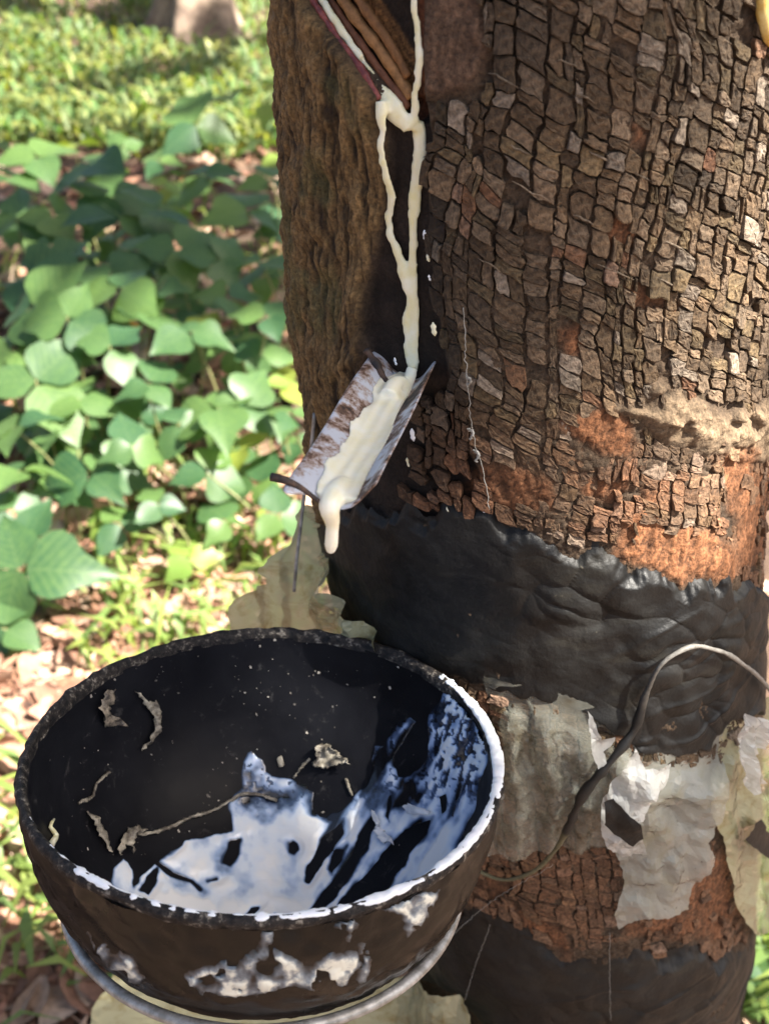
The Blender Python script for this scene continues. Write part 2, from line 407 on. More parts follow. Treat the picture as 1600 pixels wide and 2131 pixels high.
ORANGE = [([(1170, 880), (1250, 860), (1300, 880), (1310, 930), (1250, 930), (1190, 905)], 1.0),
          ([(1215, 1000), (1260, 985), (1310, 990), (1320, 1020), (1270, 1045), (1220, 1035)], .9),
          ([(1010, 980), (1060, 985), (1140, 1000), (1145, 1050), (1070, 1075), (1020, 1030)], .75),
          ([(1290, 1075), (1350, 1060), (1390, 1110), (1470, 1100), (1520, 1130), (1510, 1185), (1420, 1210), (1350, 1170), (1290, 1150)], 1.0),
          ([(1500, 960), (1560, 955), (1600, 1000), (1600, 1180), (1530, 1180), (1530, 1060)], .9),
          ([(1170, 690), (1205, 680), (1210, 715), (1190, 735)], .9),
          ([(1270, 455), (1310, 450), (1305, 510), (1265, 505)], .7),
          ([(1320, 265), (1345, 270), (1340, 300), (1318, 300)], .7),
          ([(1330, 1010), (1370, 1020), (1365, 1060), (1340, 1055)], .9),
          ([(1060, 1890), (1110, 1900), (1180, 1940), (1180, 1975), (1110, 1945)], .8),
          ([(1440, 1790), (1530, 1800), (1550, 1900), (1500, 1950), (1400, 1960), (1300, 1950), (1290, 1920), (1430, 1900)], .75),
          ([(1310, 600), (1380, 620), (1400, 650), (1330, 640)], .5), ([(960, 1030), (1000, 1000), (1010, 1050)], .5),
          ([(970, 1800), (1030, 1810), (1090, 1880), (1000, 1870)], .4)]
def knot_bump(px, py):
    q = np.stack([np.asarray(px)*.02, np.asarray(py)*.02, 0*np.asarray(px)], -1)
    k = sstep(-14, 34, sdist(px, py, KNOT)+22*fbm(q, 3, 33))
    return k
BAND1_TOP = [(560, 1085), (655, 1080), (700, 1062), (760, 1055), (900, 1060), (1000, 1068), (1060, 1082), (1150, 1112), (1290, 1150), (1340, 1166), (1420, 1212), (1480, 1196), (1540, 1198), (1590, 1208)]
BAND1_BOT = [(690, 1255), (720, 1275), (760, 1320), (900, 1400), (1000, 1430), (1060, 1450), (1150, 1465), (1220, 1492), (1290, 1530), (1330, 1572), (1400, 1575), (1470, 1562), (1520, 1505), (1560, 1482), (1585, 1478)]
BAND2_TOP = [(860, 1960), (900, 1905), (987, 1886), (1075, 1925), (1162, 1970), (1263, 1962), (1320, 1955), (1372, 1990), (1425, 1956), (1490, 1982), (1552, 1950)]
BAND2_BOT = [(880, 2040), (900, 2046), (960, 2075), (1010, 2135), (1100, 2210), (1300, 2260), (1530, 2240)]
def thz_curve(line):
    P = np.array([hit(x, y) for x, y in line]); t, z = to_thz(P); o = np.argsort(t); return t[o], z[o]
B1T, B1B, B2T, B2B = map(thz_curve, (BAND1_TOP, BAND1_BOT, BAND2_TOP, BAND2_BOT))
def in_band(th, z):
    """height inside a sealant band, metres (negative outside)."""
    a = np.minimum(np.interp(th, *B1T)-z, z-np.interp(th, *B1B))
    b = np.minimum(np.interp(th, *B2T)-z, z-np.interp(th, *B2B))
    return np.maximum(a, b)

def lin(*c): return np.array(c, float)
fine_t = np.radians(np.linspace(-112, 102, 500)); coarse_t = np.radians(np.linspace(102, 248, 36))[1:-1]
th = np.r_[fine_t, coarse_t]
zz = np.unique(np.r_[np.linspace(-.25, .42, 40), np.linspace(.42, 1.07, 810), np.linspace(1.07, 1.4, 60), np.linspace(1.4, 6.6, 60)])
T, Zg = np.meshgrid(th, zz, indexing='ij')
P0 = surf(T, Zg); px, py, _ = proj(P0)
front = (np.abs(T+.15) < 1.65) & (Zg < 1.12) & (Zg > .3)
def fld(poly, a, b):
    return np.where(front, sstep(a, b, sdist(px, py, poly)), 0)
S = T*.1
q = np.stack([S, Zg, 0*S], -1)
wob = fbm(q*np.array([60, 60, 1]), 3, 40)
panel = fld(PANEL, -6, 8); groove = np.where(front, sstep(-10, 8, sdist(px, py, GROOVE)+wob*9), 0)
cut = fld(CUT, -2, 12); smooth = fld(SMOOTH, -20, 15); knot = np.where(front, knot_bump(px, py), 0)
orange = np.zeros_like(S)
for poly, wgt in ORANGE: orange = np.maximum(orange, np.where(front, wgt*sstep(-22, 12, sdist(px, py, poly)+wob*22), 0))
fiber = fbm(q*np.array([430, 70, 1])+.6*fbm(q*60, 2, 18)[..., None], 4, 11); fib2 = fbm(q*np.array([900, 210, 1]), 3, 12)
big = fbm(q*np.array([28, 14, 1]), 3, 13); med = fbm(q*np.array([130, 130, 1]), 4, 14); mic = fbm(q*np.array([420, 420, 1]), 3, 15)
w1, w2 = worley(np.stack([S*230+med*.5, Zg*150+med*.5], -1), 5)
crack = sstep(.02, .16, w2-w1)
disp = -.0005 + .0016*big + .0005*med
disp += panel*(.0020 + .0034*big + .0010*fiber + .0007*fib2 + .0009*med)
disp += -groove*(1-panel)*.0036
cutd = np.where(front, np.clip(sdist(px, py, CUT)/40, 0, 1), 0)
disp += -cut*(.006+.003*cutd) + cut*.0008*fiber
disp += smooth*(.0018+.0006*fib2)
sw = np.sin((Zg*520+med*3.0+S*120))
kn1, kn2 = worley(np.stack([S*90+med*.6, Zg*110+big], -1), 15)
disp += knot*(.0014+.0022*sstep(.1, .7, 1-kn1)+.0014*med+.0008*sw+.0008*mic)
disp += orange*(.0007-.0003*(1-crack)+.0002*mic+.0008*fiber)
outside = (~front) | ((panel+groove+cut+smooth+knot) < .02)
disp += np.where(outside, .0006*mic-.0008*(1-crack), 0)*(1-orange)
backw = np.where(~front, 1., 0.); disp += backw*(.002*fiber+.0015*crack)
# albedo
col = np.ones(S.shape+(3,))*lin(.060, .040, .025)*(1+.35*med[..., None])
def blend(c, m, wgt):
    global col
    col = col*(1-m[..., None]*wgt)+np.asarray(c)*m[..., None]*wgt
one = np.ones_like(S)
blend(lin(.10, .075, .05), backw, .9)
pc = lin(.178, .112, .048)*(1+.45*fiber[..., None]) + lin(.05, .03, .012)*np.clip(med, 0, 1)[..., None]
pc *= ((.55+.45*sstep(-.35, .25, fib2))*(.35+.65*sstep(-.55, -.15, fiber)))[..., None]
blend(np.clip(pc, .01, 1), panel, 1)
mossm = panel*sstep(.15, .6, fbm(q*np.array([60, 40, 1]), 3, 77))*.5
blend(lin(.085, .085, .035), mossm, 1)
blend(lin(.016, .0105, .008)*(1+.5*med[..., None]), np.clip(groove*(1-.0*panel), 0, 1), .96)
blend(lin(.022, .015, .011), cut, .95)
woodm = np.where(front, sstep(34, 16, np.abs(pdist(px, py, [(700, -40), (745, 40), (800, 115), (850, 190)])-0)), 0)*cut
wc = lin(.26, .125, .045)*(1+.5*np.sin(pdist(px, py, [(640, -60), (850, 240)])*.5+fiber*2))[..., None]
blend(np.clip(wc, .03, 1), woodm, .95)
redw = np.where(front, sstep(14, 5, np.abs(px-845-.02*py)), 0)*cut
blend(lin(.16, .06, .03), redw, .8)
blend(lin(.105, .064, .042)*(1+.4*mic[..., None]), smooth, .9)
blend(lin(.19, .135, .085)*(1+.45*mic[..., None]+.3*sw[..., None]*.5), knot, .9)
oc = lin(.235, .100, .045)*(1+.30*mic[..., None])
oc = oc*(.45+.55*crack[..., None])*(.7+.3*sstep(-.4, .2, fiber))[..., None]
blend(np.clip(oc, .01, 1), orange, .95)
V = P0 + (disp[..., None])*np.stack([np.sin(T), -np.cos(T), 0*T], -1)
TREE_LOC = (.122, DY, 0)
tree = empty('rubber_tree', TREE_LOC, 'tapped rubber tree with cracked brown bark and a latex groove down its trunk', 'tree')
trunk = obj('trunk', mesh('trunk', V.reshape(-1, 3), grid_faces(len(th), len(zz), True), M['bark'], True, col.reshape(-1, 3)), tree)

# ------------------------------------------------------------------ bark plates
def warp(s, z):
    p = np.stack([np.asarray(s)*70, np.asarray(z)*70, 0*np.asarray(s)], -1)
    q_ = p*4.5; return s+.0034*fbm(p*.6, 2, 21)+.0008*fbm(q_, 2, 23), z+.0022*fbm(p*.7, 2, 22)+.0007*fbm(q_, 2, 24)
plates = []
colw = []; s0 = -.165
while s0 < .185:
    wd = random.choice([.0036, .0046, .0053, .0060, .0070, .0082]); colw.append((s0, s0+wd)); s0 += wd
for ci, (sa, sb) in enumerate(colw):
    sm = (sa+sb)/2; z = .50 + random.random()*.008
    while z < 1.12:
        zr = z-.47
        h = random.choice([.0034, .0042, .0050, .0058, .0068, .0086])*(.85 if z < .85 else 1.0)
        # rows run down to the right
        slope = -.36*sstep(.70, .90, z) + -.12
        zc = z+h/2
        if random.random() < .14 and h > .005:      # split lengthwise
            c = sa+(sb-sa)*random.uniform(.4, .6); parts = [(sa, c), (c, sb)]
        else: parts = [(sa, sb)]
        for (a, b) in parts: plates.append((a, b, z, z+h, slope))
        z += h
NO = 12
def plate_mesh(a, b, z0, z1, sl, k):
    g = random.choice([-.0002, -.0001, .00004, .00012, .00030]); gs = random.choice([-.0002, -.0001, .00004, .0001, .0002, .0004, .0006])
    w_, h_ = b-a, z1-z0
    s, z, cs, cz = WS[k, :NO], WZ[k, :NO], WS[k, NO], WZ[k, NO]
    ds, dz = s-cs, z-cz
    ks = max(.4, 1-2*gs/w_); kz = max(.4, 1-2*g/h_)
    jit = 1-np.abs(rng.normal(0, .10, NO)); corn = np.tile([.96, 1, 1], 4)
    ds = ds*ks*jit*corn; dz = dz*kz*jit*corn
    hgt = random.uniform(.0003, .0009); tilt_s = random.uniform(-.07, .07); tilt_z = random.uniform(-.17, .04)
    if random.random() < .12: hgt += .0010; tilt_z -= .16
    lay = []
    for (k1, o) in ((1.02, -.0022), (1.0, hgt*.80), (.86, hgt), (.45, hgt*1.04)):
        ss = cs+ds*k1; z2 = cz+dz*k1+ss*sl
        off = o + (0 if o < 0 else 1)*(ds*k1*tilt_s*1.3+dz*k1*tilt_z+rng.normal(0, .00016, NO))
        lay.append(surf(ss/.1, z2, off))
    V = np.concatenate(lay+[surf(np.array([cs/.1]), np.array([cz+cs*sl]), hgt*1.02)])
    Fc = []
    for r in range(3):
        for j in range(NO): Fc.append((r*NO+j, r*NO+(j+1) % NO, (r+1)*NO+(j+1) % NO, (r+1)*NO+j))
    for j in range(NO): Fc.append((3*NO+j, 3*NO+(j+1) % NO, 4*NO))
    return V, Fc
palette = [lin(.115, .075, .043), lin(.092, .060, .033), lin(.135, .095, .061), lin(.076, .049, .027), lin(.120, .082, .051), lin(.100, .069, .036)]
A_ = np.array(plates); CS = (A_[:, 0]+A_[:, 1])/2; CZ = (A_[:, 2]+A_[:, 3])/2+CS*A_[:, 4]; CT = CS/.1
PX, PY, PD = proj(surf(CT, CZ)); FR = (CT > -1.7) & (CT < 1.45)
SD = {k: sdist(PX, PY, p) for k, p in (('cut', CUT), ('panel', PANEL), ('groove', GROOVE), ('smooth', SMOOTH), ('knot', KNOT))}
OD = np.max([sdist(PX, PY, p) for p, _ in ORANGE], axis=0); IB = in_band(CT, CZ); LOWB = np.interp(CT, *B2B)
ZN = fbm(np.stack([CS*26, CZ*26, 0*CS], -1), 3, 91); ZN2 = fbm(np.stack([CS*60, CZ*60, 0*CS+4], -1), 2, 92)
cand = []
for i, (a, b, z0, z1, sl) in enumerate(plates):
    t, zc, x, y, d = CT[i], CZ[i], PX[i], PY[i], PD[i]
    if zc > 1.11 or zc < .47 or IB[i] > .0014*random.random() or zc < LOWB[i] or t < -1.7: continue
    g = SD['groove'][i]
    if FR[i]:
        if max(SD['cut'][i], SD['panel'][i]) > -6 or SD['smooth'][i] > -4: continue
        if g > -4 and not (y > 830 and x > 840 and random.random() < .75 and g < 110): continue
        if SD['knot'][i] > 6 and random.random() < .45+.55*(SD['knot'][i] > 34): continue
        if OD[i] > -6 and random.random() < .80: continue
        if random.random() < .02+.05*(ZN2[i] > .45): continue
    c = random.choice(palette)*random.uniform(.58, 1.16)*(1+.45*ZN[i])
    if random.random() < .09: c = lin(.19, .15, .113)*random.uniform(.7, 1.1)
    if ZN2[i] > .55 and random.random() < .35: c = c*.5+lin(.17, .075, .038)*.5
    if FR[i] and g > -35: c = c*.45
    ru = sstep(800, 1080, y)*(.35+.65*sstep(-.3, .4, ZN2[i]+.4*ZN[i]))*(y < 1300)+.75*(y > 1700)
    c = c*(1-.75*ru)+lin(.165, .078, .040)*.75*ru*random.uniform(.6, 1.15)
    visible = FR[i] and -1.5 < t < 1.25 and -20 < x < 1620 and -20 < y < 2150 and zc < 1.06
    face = math.cos(t+.15) if visible else 0
    cand.append(((b-a)*(z1-z0)*face/d**2, a, b, z0, z1, sl, c))
cand.sort(key=lambda r: -r[0])
rest = MB()
f3 = (0, 1/3, 2/3); OS = []; OZ = []
for (_, a, b, z0, z1, sl, c) in cand:
    w_, h_ = b-a, z1-z0
    OS.append([a+w_*f for f in f3]+[b]*3+[b-w_*f for f in f3]+[a]*3+[(a+b)/2])
    OZ.append([z0]*3+[z0+h_*f for f in f3]+[z1]*3+[z1-h_*f for f in f3]+[(z0+z1)/2])
WS, WZ = warp(np.array(OS), np.array(OZ))
LOCT = wloc(trunk) ; trunk_world = Vector((0, 0, 0))
for k, (sz, a, b, z0, z1, sl, c) in enumerate(cand):
    Vp, Fp = plate_mesh(a, b, z0, z1, sl, k)
    shade = 1+rng.normal(0, .12, 4*NO+1)
    cc = np.clip(c[None, :]*shade[:, None], .008, .9)
    if k < 295:
        ctr = Vp.mean(0)
        o = bpy.data.objects.new('bark_plate', mesh('bark_plate', Vp-ctr, Fp, M['plate'], False, cc)); COL.objects.link(o)
        o.parent = trunk; o.location = Vector(ctr)
    else: rest.add(Vp, Fp, cc)
r_ = obj('bark_flakes', rest.mesh('bark_flakes', M['plate'], False), trunk, kind='stuff'); r_.location = (0, 0, 0)
# pale edges of lifted bark, following the slanting cracks
for k in range(12):
    x0 = random.uniform(960, 1540); y0 = random.uniform(90, 620); ln = random.uniform(35, 90)
    P = np.array([hit(x0+f*ln, y0+f*ln*.50, .0012) for f in np.linspace(0, 1, 5)])
    P += rng.normal(0, .00025, P.shape)
    nn = np.array([nrm_at(p) for p in P])
    Vt, Ft = tube(P, np.array([.0001, .0003, .0004, .0003, .0001])*random.uniform(.7, 1.3), 5, .6, nn)
    o = obj('bark_splinter', mesh('bark_splinter', Vt, Ft, M['plate'], True, np.ones((len(Vt), 3))*lin(.20, .155, .11)*random.uniform(.6, 1.1)), trunk); o.location = (0, 0, 0)
# red lip of the tapping cut and the shaved wood above it
def surf_line(pts, off, n):
    pts = np.array(pts, float); P = resample(hits(pts[:, 0], pts[:, 1], off), n); return P, np.array([nrm_at(p) for p in P])
P, nn = surf_line([(618, -40), (660, 15), (700, 75), (738, 125), (768, 172), (788, 208)], .0010, 60)
Vt, Ft = tube(P, .0013*(1+.5*fbm(P*260, 3, 5)), 8, .7, nn)
obj('bark_lip', mesh('bark_lip', Vt, Ft, M['red_lip']), tree)['label'] = 'dark red cut edge of living bark beside the latex'
for k, (pts, wd, c) in enumerate([([(690, -40), (735, 30), (785, 95), (832, 165), (856, 205)], .0022, (.30, .155, .06)), ([(722, -40), (765, 25), (812, 92), (850, 160)], .0018, (.20, .095, .035)),
                                  ([(664, -40), (712, 40), (765, 112), (815, 180), (850, 225)], .0016, (.15, .06, .03))]):
    P, nn = surf_line(pts, -.004+.0006*k, 30)
    Vt, Ft = tube(P, wd*(1+.2*fbm(P*250, 2, 8+k)), 8, .7, nn)
    obj('shaved_wood_strip', mesh('shaved_wood_strip', Vt, Ft, M['wood'], True, np.ones((len(Vt), 3))*lin(*c)), tree)

# ------------------------------------------------------------------ black sealant bands
def band(name, top, bot, t0, t1, nu, nv, lump, label, seed):
    th = np.linspace(t0, t1, nu); v = np.linspace(0, 1, nv)
    jag = .0022*fbm(np.stack([th*30, th*0, th*0], -1), 5, seed, .6)+.0040*fbm(np.stack([th*13, th*0+5, th*0], -1), 2, seed+1)
    zt = np.interp(th, *top); zb = np.interp(th, *bot); jagb = .0022*fbm(np.stack([th*20, th*0+9, th*0], -1), 3, seed+2)
    T, Vv = np.meshgrid(th, v, indexing='ij'); z = zb[:, None]+(zt-zb)[:, None]*Vv+jag[:, None]*sstep(.8, 1, Vv)+jagb[:, None]*sstep(.2, 0, Vv)
    S = T*.1; q = np.stack([S, z, 0*S], -1)
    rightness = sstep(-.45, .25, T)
    wq = np.stack([S*52+.45*fbm(q*45, 2, seed), z*66+.35*S*52+.45*fbm(q*45, 2, seed+5)], -1)
    w1, w2 = worley(wq, seed)
    dome = np.clip(1-(w1/.95)**2, 0, 1); amt = .10+.90*rightness*sstep(-.5, .3, fbm(q*22, 2, seed+6))
    lum = .72*lump*amt*(.75*dome+.25*sstep(.0, .45, w2-w1))
    crs = fbm(np.stack([S*20+z*12, z*42-S*14, 0*S], -1), 2, seed+7); fold = np.exp(-(crs/.15)**2)*.0010*(.3+.7*rightness)
    off = .0016+lum*sstep(1.0, .62, Vv)+fold*sstep(1, .7, Vv)-.0004*(1-sstep(0, .05, w2-w1))*amt+.0024*fbm(q*18, 2, seed+9)+.0005*fbm(q*80, 2, seed+11)+.00012*fbm(q*200, 2, seed+10)
    edge = sstep(0, .03, Vv)*sstep(1, .90, Vv+.06*fbm(q*90, 3, seed+14)); off = np.where(edge < 1, off*edge-.0016*(1-edge), off)
    c = np.ones(S.shape+(3,))*(.75+.35*fbm(q*45, 3, seed+3))[..., None]
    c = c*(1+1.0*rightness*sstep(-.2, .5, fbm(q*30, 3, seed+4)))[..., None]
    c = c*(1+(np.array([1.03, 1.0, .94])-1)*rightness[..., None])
    olive = sstep(.25, .6, fbm(q*np.array([40, 110, 1]), 3, seed+12))
    c = c*(1+olive[..., None]*np.array([1.5, 1.3, .8])*.4)
    o = obj(name, mesh(name, surf(T, z, off).reshape(-1, 3), grid_faces(nu, nv), M['sealant'], True, np.clip(c, .3, 4).reshape(-1, 3)), None, label, 'sealant')
    return o
band('sealant_band', B1T, B1B, -1.95, 1.75, 560, 190, .0042, 'lumpy black sealant band round the trunk just under the metal spout', 31)
band('sealant_band', B2T, B2B, -1.95, 1.75, 520, 170, .0030, 'smoother black sealant band round the trunk below the torn plastic sheets', 57)

# ------------------------------------------------------------------ plastic rain-guard sheets
def sheet(name, poly, off, mat, label, amp=.003, seed=1, step=7, jag=2.2, pleat=(0, 1), group=None, tuck=True):
    pts = []; n = len(poly)
    for k in range(n):
        a = np.array(poly[k], float); b = np.array(poly[(k+1) % n], float); m = max(1, int(np.linalg.norm(b-a)/7))
        for j in range(m):
            p = a+(b-a)*j/m
            pts.append(p+rng.normal(0, jag*.5, 2))
    nb = len(pts)
    P = np.array(poly, float); x0, y0 = P.min(0); x1, y1 = P.max(0)
    gx, gy = np.meshgrid(np.arange(x0, x1, step), np.arange(y0, y1, step)); gx = gx.ravel()+rng.uniform(-3, 3, gx.size); gy = gy.ravel()+rng.uniform(-3, 3, gy.size)
    keep = sdist(gx, gy, pts) > 4
    pts = pts+[np.array((a, b)) for a, b in zip(gx[keep], gy[keep])]
    r = geometry.delaunay_2d_cdt([Vector(p) for p in pts], [(i, (i+1) % nb) for i in range(nb)], [], 1, 1e-4)
    V2 = np.array([tuple(v) for v in r[0]]); faces = r[2]
    out = []
    q = np.stack([V2[:, 0]*.012, V2[:, 1]*.012, V2[:, 0]*0+seed*7.1], -1)
    rs = np.random.default_rng(seed); h = 0
    wx = V2[:, 0]+14*fbm(q*1.2, 2, seed+1); wy = V2[:, 1]+14*fbm(q*1.2, 2, seed+2)
    for lam, wt in ((150, .8), (95, .6), (70, .5), (46, .40), (30, .30), (21, .20)):
        an = rs.uniform(0, math.pi); g = (wx*math.cos(an)+wy*math.sin(an))/lam+rs.random()
        m_ = sstep(-.3, .3, fbm(q*(100/lam)*.7, 2, seed+int(lam)))
        h = h+wt*m_*np.abs((g % 2)-1)
    h = amp*(h-.7)+amp*.5*fbm(q*.7, 2, seed)
    if pleat[0]: h = h+pleat[0]*np.sin(V2[:, 0]/pleat[1]*2*math.pi+1.5*fbm(q*.7, 2, seed+5))
    offv = off
    if tuck:
        t0_, z0_ = to_thz(hits(V2[:, 0], V2[:, 1], .004)); offv = .0004+(off-.0004)*sstep(.0, .024, np.interp(t0_, *B1B)-z0_)
        h = h*sstep(-.004, .016, np.interp(t0_, *B1B)-z0_)
    P3 = hits(V2[:, 0], V2[:, 1], offv)
    n3 = np.stack([P3[:, 0]-axis_x(P3[:, 2]), P3[:, 1]-DY, 0*P3[:, 0]], -1); n3 /= np.linalg.norm(n3, axis=1)[:, None]
    me = mesh(name, P3+n3*(h+amp*.3*(0 if tuck else 1))[:, None], [tuple(f) for f in faces], mat, mat is M['sealant'])
    o = obj(name, me, None, label, 'plastic sheet', group)
    return o
G = 'torn plastic rain guard pieces'
sheet('plastic_sheet', [(1000, 1405), (1060, 1422), (1150, 1438), (1220, 1462), (1290, 1500), (1320, 1540), (1300, 1600), (1280, 1680), (1270, 1760),
      (1240, 1790), (1168, 1772), (1100, 1782), (1040, 1780), (985, 1772), (1000, 1720), (1030, 1640), (1045, 1560)], .0055, M['plastic_clear'],
      'dirty clear plastic hanging between the bowl and the black cable', .0045, 3, pleat=(.0022, 75), group=G)
sheet('plastic_sheet', [(1290, 1510), (1330, 1545), (1400, 1548), (1470, 1535), (1515, 1485), (1520, 1560), (1510, 1630), (1498, 1690), (1484, 1725), (1466, 1748), (1484, 1782), (1458, 1815), (1442, 1850),
      (1432, 1895), (1390, 1902), (1340, 1905), (1288, 1938), (1278, 1905), (1302, 1850), (1292, 1800), (1275, 1770), (1290, 1700), (1285, 1640)], .0065, M['plastic_crinkled'],
      'crinkled pale plastic flap hanging lowest over the bare bark', .0042, 9, pleat=(.0012, 120), group=G)
sheet('plastic_sheet', [(1278, 1622), (1325, 1560), (1342, 1600), (1398, 1592), (1406, 1606), (1360, 1665), (1345, 1700), (1330, 1725), (1352, 1790), (1300, 1795), (1262, 1760), (1246, 1715), (1252, 1668)], .0115, M['plastic_white'],
      'shiny white folded plastic corner stained black at its left edge', .0065, 17, step=7, group=G, tuck=False)
sheet('plastic_sheet', [(1500, 1480), (1560, 1455), (1600, 1450), (1660, 1480), (1680, 1700), (1660, 1900), (1592, 1948), (1562, 1940), (1532, 1885), (1516, 1800), (1502, 1740), (1482, 1690), (1492, 1590)], .0048, M['plastic_yellow'],
      'yellowed plastic sheet wrapping the right edge of the trunk', .0040, 23, pleat=(.0015, 60), group=G)
sheet('plastic_sheet', [(652, 1050), (672, 1066), (664, 1140), (700, 1190), (730, 1235), (770, 1275), (800, 1330), (790, 1380), (500, 1380), (494, 1310), (512, 1242), (530, 1222), (566, 1216), (562, 1186), (590, 1150), (620, 1115), (640, 1072)], .002, M['plastic_fan'],
      'stained yellowish plastic fan sticking out behind the bowl', .006, 31, pleat=(.004, 62), group=G, tuck=False)
sheet('plastic_sheet', [(150, 2200), (190, 2110), (225, 2030), (400, 2010), (700, 2030), (880, 2036), (965, 2080), (1015, 2138), (1060, 2240), (600, 2260), (140, 2250)], .004, M['plastic_fan'],
      'pale yellow plastic skirt spreading underneath the bowl', .006, 41, step=16, pleat=(.004, 110), group=G, tuck=False)
sheet('plastic_sheet', [(1222, 1478), (1236, 1500), (1252, 1540), (1280, 1535), (1272, 1556), (1256, 1566), (1262, 1596), (1246, 1606), (1232, 1570)], .011, M['plastic_white'],
      'small curled white plastic scrap poking from under the black sealant', .003, 52, step=6, group=G, tuck=False)
sheet('plastic_sheet', [(1535, 1505), (1560, 1490), (1600, 1500), (1605, 1560), (1570, 1570), (1590, 1630), (1560, 1650), (1540, 1600)], .0125, M['plastic_white'],
      'shiny white plastic strip curling over the yellowed sheet', .005, 62, step=7, pleat=(.002, 30), group=G, tuck=False)
for k, (x, y, r) in enumerate([(1580, 1740, 24), (1600, 1765, 16)]):
    sheet('sealant_blotch', [(x+r*(1+.4*math.sin(a*3+k))*math.cos(a), y+r*1.2*(1+.3*math.cos(a*4))*math.sin(a)) for a in np.linspace(0, 6.28, 14)[:-1]], .0128, M['sealant'],
          'black sealant blotch on the yellowed plastic sheet', .001, 70+k, step=6, tuck=False, group='black blotches on plastic')
for o in bpy.data.objects:
    if o.name.startswith('sealant_blotch'):
        o['category'] = 'sealant'
        c = np.ones((len(o.data.vertices), 4), np.float32); a = o.data.color_attributes.new('tint', 'FLOAT_COLOR', 'POINT'); a.data.foreach_set('color', c.ravel())
o = sheet('sealant_blotch', [(1256, 1668), (1275, 1660), (1300, 1685), (1325, 1700), (1335, 1740), (1315, 1758), (1280, 1735), (1258, 1715)], .0165, M['sealant'], 'black sealant smeared on the folded white plastic corner', .003, 81, step=6, tuck=False)
o['category'] = 'sealant'
c = np.ones((len(o.data.vertices), 4), np.float32); a = o.data.color_attributes.new('tint', 'FLOAT_COLOR', 'POINT'); a.data.foreach_set('color', c.ravel())

# ------------------------------------------------------------------ cable
path = [(985, 1808), (1040, 1830), (1100, 1818), (1150, 1775), (1185, 1715), (1215, 1650), (1265, 1590), (1318, 1520), (1345, 1440), (1382, 1376), (1430, 1348), (1490, 1353), (1550, 1386), (1605, 1440), (1640, 1500)]
offs = [.006, .006, .007, .0085, .010, .0115, .011, .0075, .007, .009, .010, .010, .009, .008, .006]
P = resample([hit(x, y, o) for (x, y), o in zip(path, offs)], 120); cx, cy, _ = proj(P)
sheath = sstep(1150, 1200, cx)*sstep(1350, 1330, cx)*np.where(cy > 1380, 1, 0)
rad = .00095*(1+.2*fbm(P*300, 2, 6))+sheath*(.0010+.0009*fbm(P*260, 3, 4))
Vt, Ft = tube(P, rad, 10)
cc = np.repeat(np.where(sheath[:, None] > .5, lin(.02, .019, .018), np.where((cx > 1380)[:, None], lin(.34, .33, .31), lin(.13, .12, .07))), 10, 0)
k = np.repeat(sstep(1335, 1420, cx)*np.where(cy < 1480, 1, 0), 10)[:, None]
cc = np.where((np.repeat(cx, 10) > 1335)[:, None] & (np.repeat(cy, 10) < 1480)[:, None], lin(.05, .045, .04)*(1-k)+lin(.24, .23, .21)*k, cc)
obj('cable', mesh('cable', Vt, Ft, M['cable'], True, cc), None, 'grey cable looping out of the sealant and running down behind the bowl', 'cable')

# thin steel wire standing at the left side of the trunk
P = resample([at_y(x, y, .40) for x, y in [(655, 860), (648, 930), (636, 1010), (626, 1090), (619, 1150), (612, 1230)]], 30)
Vt, Ft = tube(P, .0008, 8); obj('steel_wire', mesh('steel_wire', Vt, Ft, M['wire']), None, 'thin grey wire standing beside the left edge of the trunk', 'wire')

# ------------------------------------------------------------------ bowl
BC = np.array([-.04248, .29013, .76887]); R0 = .085
BN = np.array([math.sin(.04435), math.sin(.14492), 0.]); BN[2] = math.sqrt(1-BN[0]**2-BN[1]**2)
BA = np.cross([0, 1., 0], BN); BA /= np.linalg.norm(BA); BB = np.cross(BN, BA)
def oval(t): return 1+.00092*np.cos(2*(t+.12089))-.00804*np.cos(3*(t-.22872))
def bpt(t, r, d):
    """bowl-local: angle, radius, depth under the rim plane."""
    t = np.asarray(t, float); rr = r*oval(t)
    return BC+(rr*np.cos(t))[..., None]*BA+(rr*np.sin(t))[..., None]*BB-(np.asarray(d)+0*t)[..., None]*BN
DB = .086
def r_out(d): return R0*np.maximum(0, 1-np.clip(d/DB, 0, 1)**2.3)**(1/2.3)
NT = 240
bowl = empty('collecting_bowl', BC-BN*DB, 'round black bowl smeared with white latex hanging against the tree', 'bowl')
t = np.linspace(0, 2*math.pi, NT, endpoint=False)
def lathe(name, prof, mat, rough_amp, seed):
    prof = np.array(prof); T, K = np.meshgrid(t, np.arange(len(prof)), indexing='ij')
    r = prof[K, 0]; d = prof[K, 1]
    p = bpt(T, r, d); n = fbm(p*140, 3, seed)*rough_amp+fbm(p*500, 2, seed+3)*rough_amp*.35
    r = r+n*(r > .004); p = bpt(T, r, d-n*.3)
    me = mesh(name, p.reshape(-1, 3), grid_faces(NT, len(prof), True), mat); return me
dd = DB*(1-np.cos(np.linspace(0, math.pi/2, 40)))**.8
dd = np.linspace(0, 1, 46)**.9*DB
outp = [(r_out(d), d) for d in dd[1:]]; outp[-1] = (.0005, DB)
TH = .0030
inp = [(max(.0005, r_out(d)*(1-TH/R0)-.0002), d*(1-TH/DB)) for d in dd[1:]]; inp[-1] = (.0005, DB-TH)
inner_me = lathe('inner_wall', inp, M['bowl_in'], .00016, 3)
outer_me = lathe('outer_wall', outp, M['bowl_out'], .0009, 5)
obj('inner_wall', inner_me, bowl); obj('outer_wall', outer_me, bowl)
